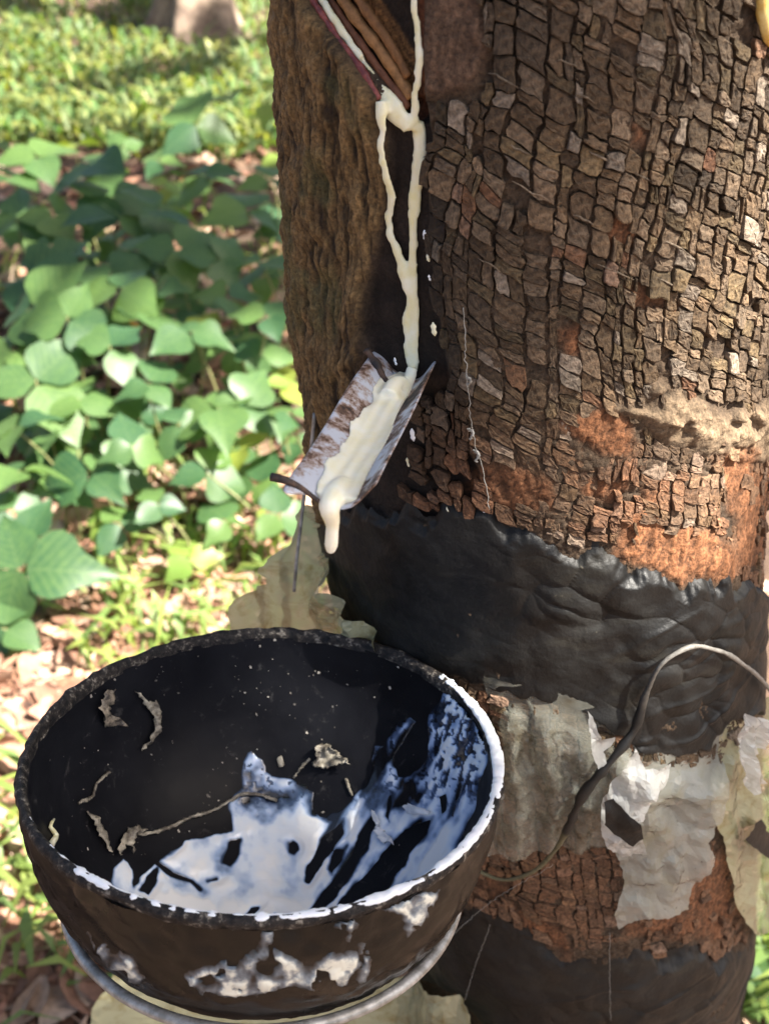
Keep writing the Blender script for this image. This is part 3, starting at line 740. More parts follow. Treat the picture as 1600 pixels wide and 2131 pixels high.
rimp = [(R0-TH-.0004, dd[1]+.001), (R0-TH-.0003, .0008), (R0-TH+.0006, -.0006), (R0-TH*.5, -.0012), (R0-.0004, -.0007), (R0+.0005, .0006), (R0+.0004, .0022), (R0-.0006, .0040)]
obj('rim', lathe('rim', rimp, M['bowl_rim'], .0009, 8), bowl)
# white latex crust along the front and right rim
tc = np.radians(np.linspace(-150, 38, 420)); pr = bpt(tc, R0-TH*.5, -.0004+0*tc)
dg = np.degrees(tc)
ampw = .78+.36*sstep(-70, -10, dg)*sstep(38, 22, dg)
ampw = ampw*sstep(-150, -125, dg)
rc = np.clip(.0017*(ampw+.30*fbm(pr*90, 2, 19)+.22*fbm(pr*420, 2, 20)), .0002, .0024)
sink = .0008*sstep(.30, -.1, ampw+.75*fbm(pr*150, 3, 26)-.15)
pr = pr+BN*(.0001-sink)[:, None]
Vt, Ft = tube(pr, rc, 12, .55, np.broadcast_to(BN, pr.shape)); Vt = Vt+(fbm(Vt*420, 3, 29)*.00045)[:, None]*BN
obj('latex_crust', mesh('latex_crust', Vt, Ft, M['latex_white']), bowl)['label'] = 'white latex crust along the front and right rim'

def bvh_of(me):
    return BVHTree.FromPolygons([v.co.copy() for v in me.vertices], [tuple(p.vertices) for p in me.polygons])
BV_IN, BV_OUT = bvh_of(inner_me), bvh_of(outer_me)
def bowl_hit(bv, x, y):
    loc, n, i, tt = bv.ray_cast(Vector(EYE), Vector(ray(x, y)).normalized())
    return (None, None) if loc is None else (np.array(loc), -np.array(n) if n.dot(Vector(ray(x, y))) > 0 else np.array(n))
def film(name, bv, x0, x1, y0, y1, step, sd, thick, mat, parent=None, **kw):
    """sd(x,y): signed distance in px, positive inside; the sheet sinks under the wall outside."""
    gx = np.arange(x0, x1, step); gy = np.arange(y0, y1, step); Xg, Yg = np.meshgrid(gx, gy, indexing='ij')
    s = sd(Xg, Yg); hgt, tk = thick(Xg, Yg, s)
    V = np.zeros(Xg.shape+(3,)); ok = np.zeros(Xg.shape, bool)
    for i in range(len(gx)):
        for j in range(len(gy)):
            if s[i, j] < -9: continue
            p, n = bowl_hit(bv, gx[i], gy[j])
            if p is None: continue
            V[i, j] = p+n*hgt[i, j]; ok[i, j] = True
    F4 = grid_faces(len(gx), len(gy)); okf = ok.ravel(); keep = okf[F4].all(1)&(s.ravel()[F4].max(1) > -5)
    F4 = F4[keep]; used = np.unique(F4); idx = np.full(len(okf), -1); idx[used] = np.arange(len(used))
    me = mesh(name, V.reshape(-1, 3)[used], idx[F4], mat, True, None, {'thick': tk.ravel()[used]})
    return obj(name, me, parent, **kw)
Z3 = lambda L: [(a*.6875, 1260+b*.6875) for a, b in L]
MAIN = Z3([(760, 435), (790, 470), (800, 510), (880, 525), (940, 570), (950, 625), (985, 635), (1050, 600), (1090, 555), (1125, 500), (1130, 420), (1165, 425), (1200, 370), (1240, 330), (1265, 350), (1222, 400), (1200, 450), (1205, 520),
           (1262, 500), (1300, 450), (1300, 340), (1345, 250), (1400, 262), (1470, 330), (1520, 430), (1530, 600), (1500, 740), (1380, 880), (1100, 1010), (900, 1030), (400, 990), (330, 880), (345, 800), (375, 765), (395, 800), (405, 850), (450, 800), (480, 760), (560, 710), (700, 680), (700, 590), (735, 550), (745, 490)])
HOLES = [Z3(h) for h in ([(932, 832), (935, 790), (975, 715), (1030, 668), (1040, 690), (1000, 740), (960, 800)], [(990, 800), (1020, 740), (1050, 728), (1035, 770), (1005, 815)],
         [(940, 930), (985, 860), (1040, 790), (1090, 690), (1130, 612), (1145, 650), (1110, 725), (1062, 812), (1010, 885), (960, 935)],
         [(1020, 915), (1080, 845), (1170, 742), (1225, 680), (1310, 640), (1298, 690), (1242, 755), (1190, 850), (1150, 900), (1090, 925)],
         [(1385, 760), (1405, 680), (1450, 560), (1478, 455), (1500, 470), (1498, 600), (1465, 690), (1425, 745)],
         [(676, 778), (700, 715), (722, 712), (718, 750), (695, 785)], [(876, 720), (888, 714), (897, 722), (900, 738), (890, 750), (880, 744)],
         [(720, 955), (760, 918), (784, 915), (756, 948)], [(790, 955), (830, 935), (850, 948), (830, 960)], [(1160, 640), (1175, 560), (1190, 570), (1180, 660)], [(1330, 580), (1350, 570), (1352, 620), (1335, 640)], [(1360, 640), (1390, 530), (1398, 540), (1375, 650)],
         [(480, 790), (440, 820), (425, 860), (450, 880), (470, 850)])]
LINES = [Z3(l) for l in ([(478, 782), (520, 815), (580, 835), (607, 860)], [(630, 835), (655, 828)])]
def sd_main(x, y):
    q = np.stack([x*.02, y*.02, x*0], -1)
    wv = fbm(q*1.1, 3, 61)*9+fbm(q*4, 2, 62)*1.2
    s = sdist(x, y, MAIN)+wv
    for h in HOLES: s = np.minimum(s, -sdist(x, y, h)+wv*.8)
    for l in LINES: s = np.minimum(s, pdist(x, y, l)-3.2+wv*.3)
    # speckled wash high on the right wall
    sp = sstep(855, 915, x)*sstep(1690, 1600, y)*sstep(1010, 985, x)
    n = fbm(np.stack([x*.10+y*.03, y*.040, x*0], -1), 2, 63)
    return s
STROKES = [([(735, 1660), (735, 1720), (700, 1780), (640, 1850)], 17, .5), ([(830, 1760), (760, 1840), (690, 1895)], 14, .5), ([(640, 1700), (600, 1740), (560, 1800)], 40, .25), ([(300, 1860), (420, 1900), (640, 1900)], 26, .4), ([(1000, 1560), (1005, 1620), (960, 1740)], 12, .5), ([(900, 1690), (850, 1760)], 10, .4), ([(480, 1720), (380, 1770), (310, 1830)], 30, .2)]
def thick_main(x, y, s):
    q = np.stack([x*.012, y*.012, x*0], -1)
    dirn = np.stack([(x*.8+y*.6)*.010, (x*-.6+y*.8)*.045, x*0], -1)
    streak = fbm(np.stack([(x+y*.72)*.030, (y-x*.72)*.006, x*0], -1), 3, 71)
    low = sstep(1600, 1790, y)
    tk = .42+.24*low+.44*fbm(q*1.8, 3, 70)+.42*streak*sstep(600, 720, x)+.07*fbm(q*7, 2, 75)
    tk = tk+.30*np.exp(-((x-735)/26.)**2-((y-1690)/45.)**2)+.25*np.exp(-((x-650)/70.)**2-((y-1730)/40.)**2)+.28*np.exp(-((x-262)/16.)**2-((y-1840)/50.)**2)
    tk = tk+.5*np.exp(-(pdist(x, y, [(985, 1600), (960, 1700), (900, 1800)])/16)**2)+.5*np.exp(-(pdist(x, y, [(855, 1492), (825, 1550), (815, 1620)])/13)**2)
    tk = tk-.38*np.exp(-((x-560)/60.)**2-((y-1640)/55.)**2)-.28*np.exp(-((x-460)/30.)**2-((y-1880)/26.)**2)
    for ln, wd, am in STROKES: tk = tk+am*np.exp(-(pdist(x, y, ln)/wd)**2)
    tk = tk*sstep(-2, 7+34*sstep(-.5, .6, fbm(q*1.3, 2, 79))*sstep(1860, 1700, y), s)
    tk = tk+.16*sstep(840, 930, x)+.20*fbm(np.stack([(x+y*.55)*.075, (y-x*.55)*.012, x*0+3], -1), 2, 77)*sstep(600, 700, x)
    sp = sstep(855, 915, x)*sstep(1720, 1620, y)*sstep(1012, 985, x)
    n = fbm(np.stack([x*.11+y*.03, y*.034, x*0], -1), 3, 63)
    tk = tk*(1-.95*sp*sstep(-.05, .30, n))*(1-.9*sstep(.40, .55, fbm(q*9, 2, 66))*sstep(1720, 1600, y))
    tk = np.clip(tk, 0, 1)
    h = np.clip(s*.00010, -.0009, .0002)+np.where(s > 0, .0013*tk*sstep(0, 22, s), 0)
    return h, tk
film('latex_pool', BV_IN, 205, 1066, 1420, 1935, 2.5, sd_main, thick_main, M['film'], label='streaky bluish white latex coating the inside floor of the bowl', cat='latex')
def small_film(name, bv, poly, holes, seed, mat, parent, lab=None):
    P = np.array(poly); x0, y0 = P.min(0)-12; x1, y1 = P.max(0)+12
    def sd(x, y):
        q = np.stack([x*.03, y*.03, x*0], -1); wv = fbm(q*1.5, 3, seed)*7+fbm(q*4, 2, seed+1)*2
        s = sdist(x, y, poly)+wv
        for h in holes: s = np.minimum(s, -sdist(x, y, h)+wv*.6)
        return np.minimum(s, 14-22*sstep(.42, .75, fbm(q*1.3, 2, seed+2)))
    def th(x, y, s):
        q = np.stack([x*.03, y*.03, x*0], -1)
        tk = np.clip((.66+.75*fbm(q*1.2, 3, seed+3))*sstep(-2, 18, s), 0, 1)
        return np.clip(s*.0001, -.0009, .0004)+np.where(s > 0, .0009*tk*sstep(0, 10, s), 0), tk
    o = film(name, bv, x0, x1, y0, y1, 3, sd, th, mat, parent)
    if lab: o['label'] = lab
small_film('latex_smear', BV_OUT, [(775, 1893), (880, 1858), (915, 1850), (905, 1885), (882, 1922), (848, 1948), (836, 1905), (800, 1897)], [], 81, M['smear'], bowl, 'pale latex smear on the right of the outer wall')
small_film('latex_smear', BV_OUT, [(372, 2028), (440, 2008), (505, 1998), (540, 1965), (552, 1925), (572, 1930), (567, 1970), (600, 1985), (640, 2008), (690, 1985), (742, 1978), (757, 2005), (722, 2050), (660, 2062), (600, 2050), (560, 2068), (480, 2078), (415, 2066)],
           [[(535, 2005), (560, 1995), (580, 2005), (565, 2028), (540, 2025)], [(415, 2038), (440, 2030), (455, 2045), (430, 2052)]], 91, M['smear'], bowl, 'broad greyish latex smear across the front of the outer wall')
small_film('latex_smear', BV_OUT, [(182, 1942), (215, 1960), (232, 1990), (252, 1972), (285, 1998), (302, 2035), (270, 2052), (222, 2012)], [], 101, M['smear'], bowl, 'cream latex smear on the left of the outer wall')
small_film('latex_smear', BV_OUT, [(690, 1930), (722, 1905), (745, 1910), (740, 1945), (730, 1968), (718, 1965), (722, 1940)], [], 111, M['smear'], bowl, 'small latex run below the front rim')
small_film('latex_smear', BV_OUT, [(742, 1965), (765, 1958), (775, 1990), (770, 2030), (748, 2050), (738, 2040), (752, 2005)], [], 121, M['smear'], bowl, 'narrow hooked latex smear on the outer wall')

# dried latex shreds stuck to the inside wall
def shred(poly, lift, seed, mat, label, amp=.0022):
    pts = []; n = len(poly)
    for k in range(n):
        a = np.array(poly[k], float); b = np.array(poly[(k+1) % n], float); m = max(1, int(np.linalg.norm(b-a)/5))
        for j in range(m): pts.append(a+(b-a)*j/m+rng.normal(0, 1.3, 2))
    nb = len(pts); P = np.array(poly, float); x0, y0 = P.min(0); x1, y1 = P.max(0)
    gx, gy = np.meshgrid(np.arange(x0, x1, 6), np.arange(y0, y1, 6)); gx = gx.ravel()+rng.uniform(-2, 2, gx.size); gy = gy.ravel()+rng.uniform(-2, 2, gy.size)
    k = sdist(gx, gy, pts) > 2.5; pts += [np.array(v) for v in zip(gx[k], gy[k])]
    r = geometry.delaunay_2d_cdt([Vector(p) for p in pts], [(i, (i+1) % nb) for i in range(nb)], [], 1, 1e-4)
    V2 = np.array([tuple(v) for v in r[0]]); q = np.stack([V2[:, 0]*.05, V2[:, 1]*.05, V2[:, 0]*0+seed], -1)
    h = lift*(.5+.5*fbm(q*.7, 2, seed))+amp*np.abs(fbm(q*1.6, 3, seed+1)); out = []
    for (x, y), hh in zip(V2, h):
        p, nn = bowl_hit(BV_IN, x, y)
        if p is None: p, nn = bpt(np.array(math.pi), R0, 0.), BN
        out.append(p+nn*(hh+.0004))
    o = obj('latex_shred', mesh('latex_shred', np.array(out), [tuple(f) for f in r[2]], mat), None, label, 'dried latex', 'dried latex scraps in the bowl')
    md = o.modifiers.new('thickness', 'SOLIDIFY'); md.thickness = .00025
M['shred'] = plain('dried_skin', (.10, .085, .065), (.46, .42, .33), 240, .4, bs=.5, bd=.0006)
M['shred_dark'] = plain('dried_crust', (.03, .024, .02), (.36, .30, .22), 260, .5, bs=.6, bd=.0006)
shred([(196, 1470), (214, 1432), (236, 1432), (226, 1455), (216, 1480), (246, 1494), (252, 1506), (215, 1512), (202, 1490)], .002, 3, M['shred_dark'], 'brown curled crust hanging below the left back rim of the bowl', .003)
shred([(278, 1432), (300, 1452), (320, 1455), (330, 1480), (328, 1520), (312, 1545), (285, 1562), (310, 1530), (318, 1500), (306, 1475), (290, 1455)], .002, 5, M['shred'], 'long grey skin scrap on the back wall of the bowl', .003)
shred([(660, 1552), (672, 1545), (700, 1552), (715, 1570), (735, 1580), (742, 1592), (715, 1590), (690, 1600), (665, 1598), (655, 1588), (668, 1578)], .004, 7, M['shred'], 'crumpled tan skin flake standing above the latex', .006)
shred([(178, 1690), (200, 1705), (215, 1738), (232, 1775), (226, 1780), (205, 1745), (188, 1718)], .0015, 9, M['shred'], 'thin tan shred slanting down the left wall of the bowl', .002)
shred([(236, 1778), (246, 1745), (262, 1728), (278, 1722), (300, 1732), (275, 1745), (268, 1785), (262, 1785), (258, 1755), (242, 1788)], .003, 11, M['shred'], 'forked tan shred where a thread meets the latex edge', .004)
shred([(578, 1582), (586, 1572), (592, 1592), (582, 1596)], .002, 13, M['shred'], 'small triangular tan scrap just above the blue latex peak', .002)
shred([(845, 1680), (862, 1675), (905, 1692), (908, 1702), (880, 1700), (850, 1694)], .004, 15, M['latex_white'], 'curled white shred bridging the dark streaks on the right', .003)
shred([(780, 1690), (786, 1692), (795, 1725), (830, 1755), (832, 1768), (800, 1760), (788, 1740)], .004, 17, M['latex_white'], 'white peeled shred lying across the latex streaks', .004)
def thread(pts, r, mat, label, lift=.001, name='latex_thread'):
    Q = []
    for x, y in pts:
        p, nn = bowl_hit(BV_IN, x, y); Q.append(p+nn*lift)
    P = resample(Q, 60); P = P+rng.normal(0, .00016, P.shape)
    Vt, Ft = tube(P, r*(1+.4*fbm(P*500, 2, 3)), 6)
    obj(name, mesh(name, Vt, Ft, mat), None, label, 'dried latex', 'dried latex scraps in the bowl')
thread([(262, 1740), (300, 1738), (345, 1726), (400, 1702), (440, 1690), (470, 1672), (505, 1655), (545, 1657), (576, 1668)], .0007, M['shred'], 'long thin tan thread running across the bowl to the latex', .0016)
thread([(160, 1672), (190, 1655), (198, 1632), (226, 1606)], .0006, M['shred'], 'short pale thread on the left wall of the bowl')
thread([(612, 1618), (622, 1605), (632, 1592), (645, 1580)], .0005, M['shred'], 'short crooked thread beside the crumpled tan flake')
thread([(735, 1655), (728, 1640), (722, 1622)], .0006, M['shred'], 'tiny dark stem rising from the thick latex ridge')
# drip over the left rim
Q = [bowl_hit(BV_IN, x, y) for x, y in [(108, 1706), (100, 1722), (112, 1738), (104, 1755), (103, 1775)]]
P = resample([p+n*.001 for p, n in Q], 24); Vt, Ft = tube(P, np.interp(np.arange(24), [0, 5, 12, 23], [.0005, .0012, .0014, .0010]), 8)
obj('latex_drip', mesh('latex_drip', Vt, Ft, M['latex']), None, 'yellow dried latex drip on the left inside edge of the bowl', 'dried latex')
# fine specks, too many to count
mb = MB()
for k in range(420):
    x, y = random.uniform(80, 1000), random.uniform(1325, 1780)
    p, n = bowl_hit(BV_IN, x, y)
    if p is None or sd_main(np.array([[x]]), np.array([[y]]))[0, 0] > -8: continue
    cl = fbm(np.array([[x*.012, y*.012, 3.]]), 2, 5)[0]
    if cl < -.02: continue
    s = random.choice([.0002, .00025, .0003, .0007])*random.uniform(.5, 1.2)
    u = np.cross(n, [random.random(), random.random(), .3]); u /= np.linalg.norm(u); v = np.cross(n, u)
    el = random.uniform(.3, 1)
    pts = [p+n*(.0003+random.random()*s*.6)+s*random.uniform(.6, 1.3)*(math.cos(a)*u+el*math.sin(a)*v) for a in np.linspace(0, 6.28, 7)[:-1]]
    mb.add(pts, [(0, 1, 2, 3, 4, 5)], lin(.36, .33, .29)*random.uniform(.4, 1.6))
obj('dried_specks', mb.mesh('dried_specks', M['dry'], False), None, 'fine pale dried specks scattered over the black inner wall', 'dried latex', kind='stuff')

# ------------------------------------------------------------------ bowl holder
holder = empty('bowl_holder', bpt(np.array(0.), .0735, .057), 'bent grey wire ring carrying the black bowl', 'wire holder')
tr = np.linspace(0, 2*math.pi, 160, endpoint=False)
P = bpt(tr, .0738+.0006*np.sin(3*tr), .0565+.001*np.sin(2*tr+1)); 
Vt, Ft = tube(np.r_[P, P[:1]], .0021, 10, caps=False)
obj('ring', mesh('ring', Vt, Ft, M['wire']), holder)
pa = bpt(np.array(.55), .0738, .057); pb = surf(np.array(-.35), np.array(pa[2]-.012), 0.0)
P = resample([bpt(np.array(.9), .074, .0572), pa+BN*-.002, (pa+pb)/2+np.array([0, 0, -.004]), pb], 24)
Vt, Ft = tube(P, .0020, 8); obj('arm', mesh('arm', Vt, Ft, M['wire']), holder)

# ------------------------------------------------------------------ spout
def unit(v): v = np.asarray(v, float); return v/np.linalg.norm(v)
SB = hit(838, 792, -.001); ST = at_y(700, 1046, .268)
sdv = unit(ST-SB); sw_ = unit(np.cross([0, 0, 1.], sdv)); su = np.cross(sdv, sw_)
LEN = np.linalg.norm(ST-SB)
spout = empty('tapping_spout', SB, 'rusty white metal spout fixed to the trunk above the bowl', 'spout')
def sp(u, s, h): return SB+sdv*u*LEN+sw_*s+su*h
prof = [(-.0130, .0068), (-.0100, .0052), (-.0072, .0032), (-.0048, .0010), (0, 0), (.0046, .0006), (.0072, .0030), (.0094, .0060), (.0112, .0088)]
nu = 26; rowsV = []
for i in range(nu):
    u = -.12+1.14*i/(nu-1)
    row = []
    for k, (s, h) in enumerate(prof):
        uu = u
        if i == nu-1: uu += .05*math.sin(k*1.7)*.35-.05*(k < 2)*-1+(.0 if k else .04)
        if i == 0: uu += .10*math.sin(k*2.1)*.5+.12*(k in (3, 4, 5))
        fl = 1+.06*u
        row.append(sp(uu, s*fl, h+.0006*math.sin(u*7+k)+.0015*(u-.5)*(1 if s > 0 else -1)*.4))
    rowsV.append(row)
me = mesh('channel', np.array(rowsV).reshape(-1, 3), grid_faces(nu, len(prof)), M['spout'])
o = obj('channel', me, spout); md = o.modifiers.new('thickness', 'SOLIDIFY'); md.thickness = .0011; md.offset = -1
sb = o.modifiers.new('smooth', 'SUBSURF'); sb.levels = 1; sb.render_levels = 1
# rolled dark lip at the tip and a rusty head at the trunk
P = resample([sp(1.045, -.0178, .0082), sp(1.05, -.0140, .0080), sp(1.03, -.0100, .0052), sp(1.02, -.0066, .0022), sp(1.02, -.004, .0004)], 20)
Vt, Ft = tube(P, np.interp(np.arange(20), [0, 6, 19], [.0013, .0011, .0006]), 8)
obj('tip_lip', mesh('tip_lip', Vt, Ft, M['spout_dark']), spout)['label'] = 'black curled metal corner at the tip'
P = resample([sp(-.02, -.0135, .0095), sp(.01, -.0100, .0066), sp(.06, -.0060, .0032), sp(.10, -.0030, .0016)], 20)
Vt, Ft = tube(P, .0014*(1+.35*fbm(P*400, 2, 2)), 8)
obj('rusty_edge', mesh('rusty_edge', Vt, Ft, M['spout_dark']), spout)

# ------------------------------------------------------------------ latex running down the groove and off the spout
def blob_mesh(tubes, name, mat, label, voxel=.00055, smooth=6, **kw):
    mb = MB()
    for tb_ in tubes:
        V, Fc = tb_ if len(tb_) == 2 else tube(tb_[0], tb_[1], 10, tb_[2], tb_[3]); mb.add(V, Fc)
    me = mb.mesh(name, mat); o = obj(name, me, None, label, 'latex', **kw)
    rm = o.modifiers.new('merge', 'REMESH'); rm.mode = 'VOXEL'; rm.voxel_size = voxel; rm.use_smooth_shade = True
    s = o.modifiers.new('soften', 'SMOOTH'); s.factor = .5; s.iterations = smooth
    return o
def run(pts, off, rad, n=60, flat=.5, seed=1, lum=.25):
    P, nn = surf_line(pts, off, n); r = np.interp(np.linspace(0, 1, n), np.linspace(0, 1, len(rad)), rad)*1e-3
    r = r*.86*(1+1.0*lum*fbm(P*130, 3, seed)+.14*fbm(P*600, 2, seed+1)); P = P+(fbm(P*260, 2, seed+4)*.0005)[:, None]*np.array([1., 0, 0]); return (P, r, flat, nn)
tb = [run([(818, 222), (802, 222), (794, 240), (794, 262)], [-.0006, .0014, .0026, .0028], [2.2, 2.1, 1.9, 1.7], 20, seed=12),
      run([(636, -40), (668, -2), (700, 45), (735, 100), (752, 125)], -.0005, [1.7, 2.0, 2.2, 2.3, 2.6], seed=2),
      run([(752, 125), (775, 165), (800, 200), (822, 232), (850, 270)], -.0010, [1.9, 2.4, 3.3, 3.6, 2.6], seed=3),
      run([(800, 205), (830, 235), (858, 262)], -.0016, [2.6, 3.2, 2.4], 20, seed=4),
      run([(861, -40), (863, 30), (868, 85), (873, 130), (866, 180), (862, 225), (864, 270)], [.0002, .0002, .0002, 0, -.0005, -.0015, -.0028], [1.25, 1.3, 1.5, 1.9, 1.6, 1.9, 2.2], seed=5),
      run([(866, 250), (872, 300), (870, 345), (864, 400), (861, 470), (860, 560), (862, 640), (861, 710), (858, 770), (845, 800)], -.0036, [2.9, 3.1, 2.8, 2.2, 1.9, 1.9, 2.0, 2.1, 2.4, 2.6], 110, seed=6, lum=.15),
      run([(876, 330), (880, 360), (878, 385)], -.0028, [1.2, 2.0, 1.0], 20, seed=7, lum=.4),
      run([(792, 210), (795, 245), (794, 300), (803, 360), (815, 410), (809, 455), (818, 500), (832, 540), (846, 585), (852, 625), (846, 660), (845, 700), (850, 740), (857, 775)], [.0022, .0028, .0024, .0010, -.0018]+[-.0032]*9,
          [2.2, 2.0, 1.8, 1.8, 1.9, 1.8, 2.0, 2.4, 2.3, 1.7, 1.8, 2.1, 1.7, 1.8], 130, seed=8, lum=.22)]
blob_mesh(tb, 'latex_stream', M['latex'], 'cream latex streams joining and running down the dark groove in the bark')
us = np.linspace(-.05, .98, 40)
ps = np.array(prof)
def chan(x): return np.interp(x, ps[:, 0], ps[:, 1])
rs_ = []
for u in np.linspace(-.06, 1.0, 50):
    wl = np.interp(u, [-.06, .1, .3, .7, 1.0], [.0030, .0072, .0066, .0074, .0070])*(1+.10*math.sin(u*17)+.06*math.sin(u*41)); wr = np.interp(u, [-.06, .1, .5, 1.0], [.0030, .0052, .0060, .0058])*(1+.08*math.sin(u*13+1))
    x = np.concatenate([np.linspace(-wl, wr, 15), np.linspace(wr, -wl, 15)[1:-1]])
    e = np.where(x < 0, x/wl, x/wr); tt_ = (.0017+.0004*math.sin(u*9))*np.sqrt(np.clip(1-e**2, 0, 1))*(1+.18*np.sin(x*1500+u*3))
    lower = np.arange(len(x)) >= 15; hh = chan(x)+np.where(lower, -.0009, tt_+.0001)
    rs_.append([sp(u, a_, b_) for a_, b_ in zip(x, hh)])
rs_ = np.array(rs_); nr = rs_.shape[1]; flowF = [(i*nr+j, i*nr+(j+1) % nr, (i+1)*nr+(j+1) % nr, (i+1)*nr+j) for i in range(49) for j in range(nr)]+[tuple(range(nr-1, -1, -1)), tuple(49*nr+j for j in range(nr))]
flow_sheet = (rs_.reshape(-1, 3), flowF)
tb = [flow_sheet,
      (resample([hit(858, 765, -.002), hit(848, 795, .001), sp(.08, .0004, .0030), sp(.22, -.0006, .0028)], 20), np.linspace(.0022, .0034, 20), .7, None)]
tipc = sp(1.0, -.0012, .0012)
dr = at_y(688, 1150, tipc[1]-.0015)
dp = resample([sp(.88, -.0008, .0004), sp(.97, -.0012, .0006), tipc+sdv*.0022+np.array([-.0002, 0, -.0016]), np.array([dr[0]+.0008, dr[1], tipc[2]-.007]), np.array([dr[0]+.0006, dr[1], (tipc[2]+dr[2])/2-.002]), np.array([dr[0], dr[1], dr[2]])], 40)
tb.append((dp, np.interp(np.linspace(0, 1, 40), [0, .15, .28, .45, .7, .9, 1], [.0030, .0036, .0040, .0032, .0020, .0022, .0013]), .9, None))
blob_mesh(tb, 'latex_flow', M['latex_wet'], 'glossy cream latex filling the spout and hanging from its tip as a long drip', smooth=8)
for k, (x, y, s) in enumerate([(884, 490, 1.3), (890, 536, 1.0), (893, 578, .7), (902, 685, 1.6), (822, 752, .9), (848, 962, 1.1), (858, 905, 1.5), (930, 1180-120, .6), (1005, 1062, .6), (1060, 1085, .6)]):
    P, nn = surf_line([(x-1, y-9*s), (x, y), (x+3, y+9*s)], .0002, 8)
    Vt, Ft = tube(P, np.array([.2, .6, 1, .8, .7, 1, .8, .2])*rng.uniform(.7, 1.2, 8)*.0007*s, 8, .6, nn)
    obj('latex_drop', mesh('latex_drop', Vt, Ft, M['latex'] if k % 2 else M['latex_white']), None, 'small dried pale latex drop on the dark bark beside the groove', 'latex', 'dried latex drops beside the groove')
P, nn = surf_line([(1592, -40), (1590, 0), (1594, 40), (1600, 75), (1602, 95)], .001, 24)
Vt, Ft = tube(P, np.interp(np.arange(24), [0, 10, 20, 23], [.002, .003, .0022, .0008]), 10, .8, nn)
obj('gum_lump', mesh('gum_lump', Vt, Ft, M['gum']), None, 'yellow dried gum lump high on the right side of the trunk', 'gum')

# cobweb threads
def web(P, r, label):
    P = resample(P, 60); P = P+rng.normal(0, .0002, P.shape); Vt, Ft = tube(P, r, 5)
    obj('cobweb_thread', mesh('cobweb_thread', Vt, Ft, M['thread']), None, label, 'cobweb', 'cobweb threads on the trunk')
web([hit(x, y, .0035) for x, y in [(965, 640), (970, 760), (978, 850), (985, 910), (1005, 980), (1018, 1060)]], .00014, 'dusty cobweb thread hanging down the bark right of the spout')
for k, (x, y) in enumerate([(975, 790), (980, 900), (992, 945)]):
    web([hit(x-6, y-8, .003), hit(x+4, y, .0035), hit(x-2, y+14, .003)], .00035, 'dusty clot on the cobweb thread right of the spout')
web([at_y(920, 1965, .33), hit(1010, 1885, .012), hit(1150, 1800, .010)], .00008, 'cobweb thread stretched from the bowl holder to the trunk')
web([hit(1268, 1940, .006), hit(1268, 2040, .006), hit(1270, 2125, .006)], .00008, 'cobweb thread hanging over the lower sealant band')
web([hit(1020, 1925, .008), hit(985, 2020, .008), hit(968, 2080, .008)], .00009, 'beaded cobweb thread beside the plastic skirt')

# ------------------------------------------------------------------ plants: creeper with three-part leaves
def leaflet(L, W, lobe, droop, fold, seed):
    r = np.random.default_rng(seed); n = 9; V = []; 
    us = np.linspace(0, 1, n)
    wid = W*np.interp(us, [0, .08, .28, .48, .70, .88, 1], [.18, .70, 1, .90, .52, .18, .01])
    if lobe: wid = W*np.interp(us, [0, .10, .30, .48, .60, .80, 1], [.15, .72, 1.10, 1.0, .55, .30, .01])
    Fc = []
    cols = [-1, -.5, 0, .5, 1]
    for i, u in enumerate(us):
        zc = -droop*L*u*u
        for s in cols:
            asym = 1+.12*(s if r.random() < 1 else 0)*(seed % 3-1)
            x = s*wid[i]*asym; z = zc+fold*abs(x)+.018*L*math.sin(u*9+seed+s*2)*abs(s)
            V.append((x, u*L, z))
    for i in range(n-1):
        for j in range(4): Fc.append((i*5+j, i*5+j+1, (i+1)*5+j+1, (i+1)*5+j))
    return mesh('leaf', np.array(V), Fc, None, True)
LEAF = [leaflet(1, .40+.06*(k % 3), k % 2 == 1 and k > 2, .06+.11*(k % 4), (.10, .25, -.12, .18)[k % 4], k) for k in range(8)]
LEAFM = []
for mat in ('leaf', 'leaf_young'):
    for me in LEAF:
        c = me.copy(); c.materials.append(M[mat]); LEAFM.append(c)
GC = 'three-leaved creeper plants on the ground'
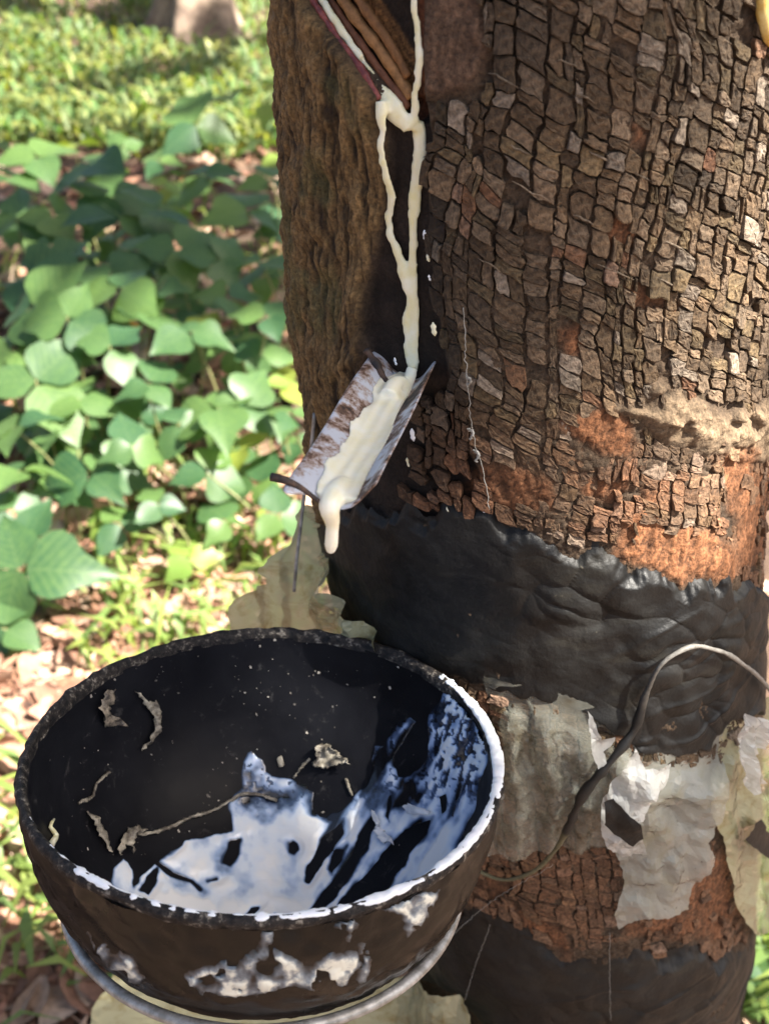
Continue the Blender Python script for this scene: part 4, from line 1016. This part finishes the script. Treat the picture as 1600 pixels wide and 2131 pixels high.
def creeper(jx, jy, size_px, hz, young=False, face=None, tag=0):
    J = at_z(jx, jy, hz); g0 = float(gz(J[0], J[1]))
    if hz < g0+.03: J = at_z(jx, jy, g0+.06)
    depth = (J-EYE) @ FW; L = float(np.clip(1.0*size_px*depth/F_PX, .045, .118))
    base = np.array([J[0]+random.uniform(-.08, .08), J[1]+random.uniform(-.03, .10), 0]); base[2] = float(gz(base[0], base[1]))-.01
    if young: lab = 'small bright yellow-green creeper sprig '+('beside the trunk\'s left edge' if jx > 480 else 'in the grassy litter below the creeper patch' if jy > 900 else 'at the far edge of the creeper patch' if jy < 420 else 'among darker creeper leaves')
    else:
        sz_ = 'large-leaved' if L > .105 else 'small-leaved' if L < .075 else 'medium-leaved'
        pl_ = 'seen past the right side of the trunk' if jx > 1400 else 'touching the trunk\'s left edge' if jx > 480 else 'on the bare litter above the bowl rim' if jy > 960 else 'at the far edge of the patch by the undergrowth' if jy < 380 else 'in the deep shady middle of the patch' if jy < 700 else 'in the sunlit near part of the patch'
        lab = sz_+' green creeper with three-part leaves '+pl_
    root = empty('creeper_plant', base, lab, 'plant', GC if not young else 'young yellow-green creeper plants')
    mid = (J+base)/2+np.array([random.uniform(-.04, .04), random.uniform(-.03, .03), .03])
    P = resample([base, mid, J], 9); Vt, Ft = tube(P, np.linspace(.0028, .0016, 9), 5)
    obj('stem', mesh('stem', Vt, Ft, M['stem']), root)
    az = random.uniform(0, 6.28) if face is None else face
    tiltn = unit(np.array([random.uniform(-.45, .45), random.uniform(-.75, .15), 1.0]))
    for k, da in enumerate((0, 2.0, -2.0)):
        a = az+da+random.uniform(-.2, .2)
        d = np.array([math.cos(a), math.sin(a), 0]); d = unit(d-tiltn*(d@tiltn)+tiltn*random.uniform(-.25, .1))
        nn = unit(tiltn+np.array([random.uniform(-.3, .3), random.uniform(-.3, .3), 0])); sx = unit(np.cross(d, nn)); nn = np.cross(sx, d)
        me = LEAFM[random.randrange(8)+(8 if young else 0)]
        o = bpy.data.objects.new('leaf', me); COL.objects.link(o); o.parent = root
        s = L*random.uniform(.85, 1.12)*(1.08 if k == 0 else .92)
        from mathutils import Matrix
        pos = J+d*(.02*L if k else .12*L)-base
        Mx = Matrix(((sx[0]*s, d[0]*s, nn[0]*s, pos[0]), (sx[1]*s, d[1]*s, nn[1]*s, pos[1]), (sx[2]*s, d[2]*s, nn[2]*s, pos[2]), (0, 0, 0, 1)))
        o.matrix_local = Mx
def hz_of(y): return float(np.interp(y, [150, 330, 600, 900, 1200, 1400], [.40, .40, .33, .22, .10, .05]))
main = [(75, 330, 120), (190, 340, 115), (235, 410, 130), (410, 262, 110), (425, 365, 95), (560, 375, 85), (35, 450, 85), (110, 450, 85), (250, 450, 125), (335, 435, 125), (405, 480, 100), (365, 520, 100),
        (515, 440, 105), (545, 545, 95), (330, 605, 90), (255, 600, 115), (60, 645, 135), (140, 660, 110), (310, 655, 85), (400, 690, 95), (50, 585, 105), (180, 560, 90), (25, 720, 150), (75, 790, 170), (165, 830, 115),
        (310, 800, 95), (455, 850, 120), (375, 880, 80), (500, 850, 95), (195, 985, 110), (275, 930, 80), (430, 985, 90), (530, 1010, 92), (575, 1070, 85), (28, 1060, 100), (40, 1185, 160), (15, 1310, 100),
        (60, 1120, 110), (130, 1010, 95), (250, 1085, 70), (470, 1085, 80), (330, 1050, 70), (105, 900, 95), (30, 890, 90), (470, 620, 90), (560, 660, 85), (460, 540, 95), (110, 540, 90), (300, 520, 90), (585, 480, 80), (20, 370, 100), (480, 710, 85), (230, 720, 95), (130, 730, 100), (600, 860, 85), (540, 740, 80), (40, 980, 90)]
for (x, y, s) in main: creeper(x, y, s, hz_of(y)+random.uniform(-.03, .03))
for (x, y, s) in [(590, 190, 60), (525, 300, 75), (480, 195, 75), (600, 800, 70), (585, 760, 60), (395, 1165, 75), (500, 935, 85), (160, 300, 60), (560, 215, 70), (330, 215, 60), (590, 330, 60), (420, 660, 50), (210, 1080, 40), (345, 390, 50)]:
    creeper(x, y, s, hz_of(y)*.9+random.uniform(-.03, .03), True)
for k in range(56):
    x = random.uniform(-60, 620); y = random.uniform(270, 1010); creeper(x, y, random.uniform(45, 95), hz_of(y)-.10+random.uniform(-.08, .05))
for (x, y, s) in [(1588, 2040, 60), (1610, 2090, 60), (1600, 1990, 50), (1640, 2060, 60)]: creeper(x, y, s, .08)

# ------------------------------------------------------------------ grass, litter and twigs
def in_view_xy(n, y0, y1, x0=-60, x1=1680):
    X = rng.uniform(x0, x1, n); Yp = rng.uniform(y0, y1, n)
    D = FW+RT*((X-800)/F_PX)[:, None]-UP*((Yp-1065.5)/F_PX)[:, None]
    P = EYE+D*(-CAM_H/D[:, 2])[:, None]
    for _ in range(3): P = EYE+D*((gz(P[:, 0], P[:, 1])-CAM_H)/D[:, 2])[:, None]
    return P
def blades(name, pts, hlo, hhi, wlo, whi, per, label, tints):
    V = []; Fc = []; C = []; n = 0
    for p in pts:
        for k in range(per):
            a = random.uniform(0, 6.28); h = random.uniform(hlo, hhi); wv = random.uniform(wlo, whi); lean = random.uniform(.3, 1.3)
            d = np.array([math.cos(a), math.sin(a), 0]); s = np.array([-d[1], d[0], 0])*wv
            b = np.array(p)+np.array([random.gauss(0, .035), random.gauss(0, .035), random.uniform(0, .05)*(hhi > .05)])
            m1 = b+d*h*.4*lean+np.array([0, 0, h*.55]); tp = b+d*h*lean+np.array([0, 0, h*random.uniform(.35, .8)])
            V += [b-s*.3, b+s*.3, m1-s, m1+s, tp]; Fc += [(n, n+1, n+3, n+2), (n+2, n+3, n+4)]; n += 5
            c = np.array(random.choice(tints))*random.uniform(.75, 1.25); C += [c]*5
    me = mesh(name, np.array(V), Fc, M['grass'], True, np.array(C)); return obj(name, me, None, label, 'grass', kind='stuff')
T1 = [(1, 1, 1), (1.2, 1.05, .8), (.75, .95, .9), (1.5, 1.25, .85), (.6, .85, .7)]
up = in_view_xy(2600, -30, 330)
blades('undergrowth', up, .05, .13, .006, .013, 5, 'light green small-leaved undergrowth carpeting the ground behind the creepers', T1)
far = np.array([(random.uniform(-14, 14), random.uniform(6, 28), 0) for _ in range(2200)]); far[:, 2] = gz(far[:, 0], far[:, 1])
blades('far_undergrowth', far, .08, .22, .012, .03, 5, 'pale green undergrowth further off between the trees', T1)
lo = np.concatenate([in_view_xy(45, 1150, 1420, 200, 640), in_view_xy(28, 1650, 2131, -40, 330), in_view_xy(60, 300, 1100, -40, 640), in_view_xy(60, 1700, 2150, 1540, 1680)])
blades('grass', lo, .03, .10, .003, .007, 7, 'short bright green grass tufts growing through the leaf litter', [(1, 1.1, .7), (.9, 1.1, .8), (1.2, 1.2, .7)])
near = np.array([(random.uniform(-2, 2.5), random.uniform(-1.2, 3.0), 0) for _ in range(90)]); near[:, 2] = gz(near[:, 0], near[:, 1])
blades('grass', near, .03, .10, .003, .007, 5, 'scattered grass growing round the foot of the tree', [(1, 1.1, .7), (.9, 1.1, .8)])

def dry_geo(L, W, curl, seed):
    r = np.random.default_rng(seed); V = []; us = np.linspace(0, 1, 6)
    for u in us:
        wv = W*math.sin(math.pi*min(1, u*.93+.05))**.8
        for s in (-1, 0, 1):
            V.append((s*wv, u*L-.5*L, curl*L*((u-.5)**2)*1.6+abs(s)*wv*curl+r.normal(0, .02*L)))
    Fc = [(i*3+j, i*3+j+1, i*3+j+4, i*3+j+3) for i in range(5) for j in (0, 1)]
    return np.array(V), Fc
DRYC = [(.34, .19, .12), (.42, .28, .20), (.25, .13, .085), (.50, .36, .27), (.38, .20, .14), (.17, .09, .06)]
def rot(az, tx, ty):
    from mathutils import Euler
    return np.array(Euler((tx, ty, az)).to_matrix())
mb = MB()
lit = np.concatenate([in_view_xy(1500, 1000, 2140, -60, 660), in_view_xy(1100, 280, 1050, -40, 640), in_view_xy(700, -20, 300), in_view_xy(150, 1600, 2150, 1500, 1700), np.array([(random.uniform(-2.5, 3), random.uniform(-1.5, 3), 0) for _ in range(900)])])
lit[:, 2] = gz(lit[:, 0], lit[:, 1])
for i, p in enumerate(lit):
    L = random.uniform(.03, .095); Vt, Ft = dry_geo(L, L*random.uniform(.18, .33), random.uniform(-.3, .5), i)
    Vt = Vt @ rot(random.uniform(0, 6.28), random.gauss(0, .35), random.gauss(0, .35)).T + p + [0, 0, .012+random.random()*.015]
    mb.add(Vt, Ft, lin(*random.choice(DRYC))*random.uniform(.6, 1.25))
for i in range(900):
    p = lit[random.randrange(1500)]; a = random.uniform(0, 6.28); L = random.uniform(.04, .16)
    d = np.array([math.cos(a), math.sin(a), random.gauss(0, .12)])*L/2; bnd = rng.normal(0, .012, 3)
    P = np.array([p-d, p+bnd*[1, 1, .2], p+d])+[0, 0, .022]
    Vt, Ft = tube(resample(P, 5), random.uniform(.0008, .0022), 4); mb.add(Vt, Ft, lin(*random.choice(DRYC))*random.uniform(.7, 1.3))
obj('leaf_litter', mb.mesh('leaf_litter', M['dry']), None, 'brown dry leaves and twigs littering the ground', 'leaf litter', kind='stuff')
for k, (x, y, Lp, c) in enumerate([(105, 180, 55, (.50, .30, .22)), (330, 1000, 60, (.45, .30, .22)), (170, 1080, 45, (.40, .24, .12)), (130, 1400, 130, (.42, .30, .24)), (170, 1330, 120, (.36, .33, .26)), (60, 1850, 150, (.45, .33, .27)), (30, 1560, 130, (.50, .38, .30)),
                                   (230, 1220, 110, (.62, .52, .42)), (350, 1180, 70, (.44, .26, .20)), (90, 1130, 70, (.48, .33, .26)), (40, 1990, 110, (.30, .18, .12)), (400, 400, 60, (.62, .40, .14)), (280, 690, 45, (.52, .30, .06)), (100, 1940, 70, (.55, .35, .08)), (470, 690, 50, (.30, .08, .06))]):
    P = in_view_xy(1, y, y+1, x, x+1)[0]; hz2 = P[2]+.03 if y > 900 else .25
    if y < 900: P = at_z(x, y, hz2*.6)
    dep = (P-EYE) @ FW; L = Lp*dep/F_PX
    Vt, Ft = dry_geo(L, L*.3, random.uniform(.1, .4), 900+k); Vt = Vt @ rot(random.uniform(0, 6.28), -.3, random.gauss(0, .2)).T
    lab = ['pinkish dry leaf lying in the far undergrowth', 'tan dry leaf under the creeper stems', 'yellow-brown dry leaf hanging by a creeper stem', 'large brown dry leaf beside the bowl\'s left rim', 'grey-green dry leaf behind the bowl\'s rim', 'broad tan leaf on the litter beside the lower bowl wall',
           'sun-bleached dry leaf on the twigs left of the bowl', 'bright bleached dry leaf catching the sun', 'reddish dry leaf among grass tufts', 'pale brown dry leaf near the big creeper leaf', 'dark brown dry leaf low beside the wire ring', 'orange-yellow dry leaf caught among the creepers',
           'small golden dry leaf on a creeper stem', 'yellow leaf lying beside the bowl holder', 'dark red leaf between the creepers'][k]
    o = obj('dry_leaf', mesh('dry_leaf', Vt, Ft, M['dry'], True, np.ones((len(Vt), 3))*lin(*c)), None, lab, 'dry leaf', 'distinct fallen leaves'); o.location = Vector(P)+Vector((0, 0, .012))

# ------------------------------------------------------------------ crowns and neighbouring trees
def crown_mesh(clumps, per, leaf, seed):
    r = np.random.default_rng(seed); V = []; n = 0
    for (cx, cy, cz, rr) in clumps:
        m = int(per*rr*rr*4)
        d = r.normal(size=(m, 3)); d /= np.linalg.norm(d, axis=1)[:, None]; d *= (r.random((m, 1))**.45)*rr; d[:, 2] *= .55
        c = d+np.array([cx, cy, cz]); a = r.uniform(0, 6.28, m); L = leaf*r.uniform(.7, 1.3, m); tl = r.normal(0, .4, (m, 2))
        u = np.stack([np.cos(a), np.sin(a), tl[:, 0]], -1)*L[:, None]; v = np.stack([-np.sin(a), np.cos(a), tl[:, 1]], -1)*(L*.38)[:, None]
        V.append(np.stack([c-u*.5, c+v*.5-u*.05, c+u*.5, c-v*.5-u*.05], 1))
    V = np.concatenate(V); C = V.mean(1); keep = np.ones(len(V), bool); sd_ = np.array(SUN_DIR)
    for P, rr in SUN_GAPS:
        e = C-np.asarray(P); e = e-(e @ sd_)[:, None]*sd_; keep &= np.linalg.norm(e, axis=1) > rr
    V = V[keep].reshape(-1, 3); Fq = np.arange(len(V)).reshape(-1, 4)
    return mesh('crown', V, Fq, M['canopy'], False)
SUN_GAPS = [(hit(1460, 880), .115), (hit(1590, 330), .10), (hit(1345, 1600), .05), (bpt(np.array(.2), R0+.03, 0.), .05)]+[(at_z(x, y, hz_of(y)), r) for x, y, r in [(70, 770, .30), (480, 850, .26), (230, 1210, .20), (530, 250, .34), (60, 1500, .22), (180, 950, .24), (60, 20, .5), (440, 150, .4), (60, 100, .4), (540, 1040, .12), (120, 1850, .12), (90, 330, .10)]]  # crown leaves left out along these sun lines so sun patches land there
def shade_pt(P, h):
    P = np.asarray(P, float); s = np.array(SUN_DIR); return P+s*((h-P[2])/s[2])
# the tapped tree's own crown: limbs to unseen clumps placed to shade trunk and bowl
cl = []
for P, h, rr in [((.05, .35, .80), 4.6, .55), ((.05, .35, .95), 5.0, .6), ((-.05, .28, .72), 4.4, .5), ((.1, .4, .6), 5.3, .6), ((-.5, 1.0, .3), 5.2, .5)]:
    q_ = shade_pt(P, h); cl.append((q_[0], q_[1], q_[2], rr))
cl += [(.1+math.cos(a)*1.3, .45+math.sin(a)*1.3, 5.6+.5*math.sin(a*3), .6) for a in np.linspace(2.2, 5.0, 4)]+[(.1, .45, 6.9, .8)]
obj('crown', crown_mesh(cl, 900, .15, 5), tree)
for k, c in enumerate(cl):
    zb = random.uniform(3.4, 4.2); b0 = surf(np.array(0.), np.array(zb), -.07)
    P = resample([b0, (b0+np.array(c[:3]))/2+np.array([0, 0, .15]), np.array(c[:3])], 14); Vt, Ft = tube(P, np.linspace(.035, .008, 14), 7)
    obj('limb', mesh('limb', Vt, Ft, M['far_bark']), tree)
def far_tree(bx, by, r, clumps, label, flare=2.4, seed=0):
    b0 = float(gz(bx, by)); root = empty('rubber_tree', (bx, by, b0), label, 'tree', 'neighbouring rubber trees')
    a = np.linspace(0, 2*math.pi, 48, endpoint=False); zs = np.r_[np.linspace(-.1, .5, 14), np.linspace(.6, 6.5, 26)]
    A, Zs = np.meshgrid(a, zs, indexing='ij')
    fl = np.exp(-np.maximum(0, Zs+.1)/.16); rr = r*(1-.07*Zs)+r*(flare-1)*fl*(.2+.8*np.abs(np.sin(A*2.5+seed))**3)*1.5
    rr *= 1+.08*fbm(np.stack([np.cos(A)*3, np.sin(A)*3, Zs*2], -1), 3, seed)
    V = np.stack([bx+rr*np.cos(A), by+rr*np.sin(A), b0+Zs], -1)
    obj('trunk', mesh('trunk', V.reshape(-1, 3), grid_faces(48, len(zs), True), M['far_bark']), root)
    obj('crown', crown_mesh(clumps, 640, .17, seed+30), root)
    for c in clumps[::2]:
        P = resample([np.array([bx, by, b0+4.2]), np.array([(bx+c[0])/2, (by+c[1])/2, c[2]-.1]), np.array(c[:3])], 10); Vt, Ft = tube(P, np.linspace(.04, .01, 10), 6)
        obj('limb', mesh('limb', Vt, Ft, M['far_bark']), root)
mid_shade = [tuple(shade_pt(at_z(x, y, .3), h))+(rr,) for x, y, h, rr in [(300, 500, 5.4, .34), (480, 560, 5.8, .32), (330, 640, 5.1, .30), (120, 560, 5.6, .28), (450, 430, 6.0, .30), (560, 640, 5.5, .25), (220, 690, 5.9, .20)]]
def ring_clumps(bx, by, n, R, h, seed):
    r = np.random.default_rng(seed); return [(bx+r.normal(0, R*.55), by+r.normal(0, R*.55), h+r.normal(0, .5), r.uniform(.35, .7)) for _ in range(n)]
def small_clumps(bx, by, n, R, h, seed):  # small unseen leaf clumps scattered to dapple the ground with shade
    r = np.random.default_rng(seed); a = r.uniform(0, 6.28, n); q = R*np.sqrt(r.random(n)); return [(bx+q[k]*math.cos(a[k]), by+q[k]*math.sin(a[k]), h+r.normal(0, .4), r.uniform(.14, .32)) for k in range(n)]
d = ray(415, 62); t_ = (.22-CAM_H)/d[2]; FB = EYE+d*t_
far_tree(FB[0], FB[1], .15, small_clumps(FB[0]+3.4, FB[1]-2.0, 40, 2.6, 6.2, 3), 'pale barked tree with spreading roots standing in the undergrowth behind the creepers', 2.6, 3)
far_tree(3.4, 1.6, .12, mid_shade+small_clumps(2.7, .6, 30, 2.3, 5.6, 8), 'unseen rubber tree added for shade, out to the right of the tapped one', 2.0, 8)  # tree out of view, added to shade and dapple the creepers
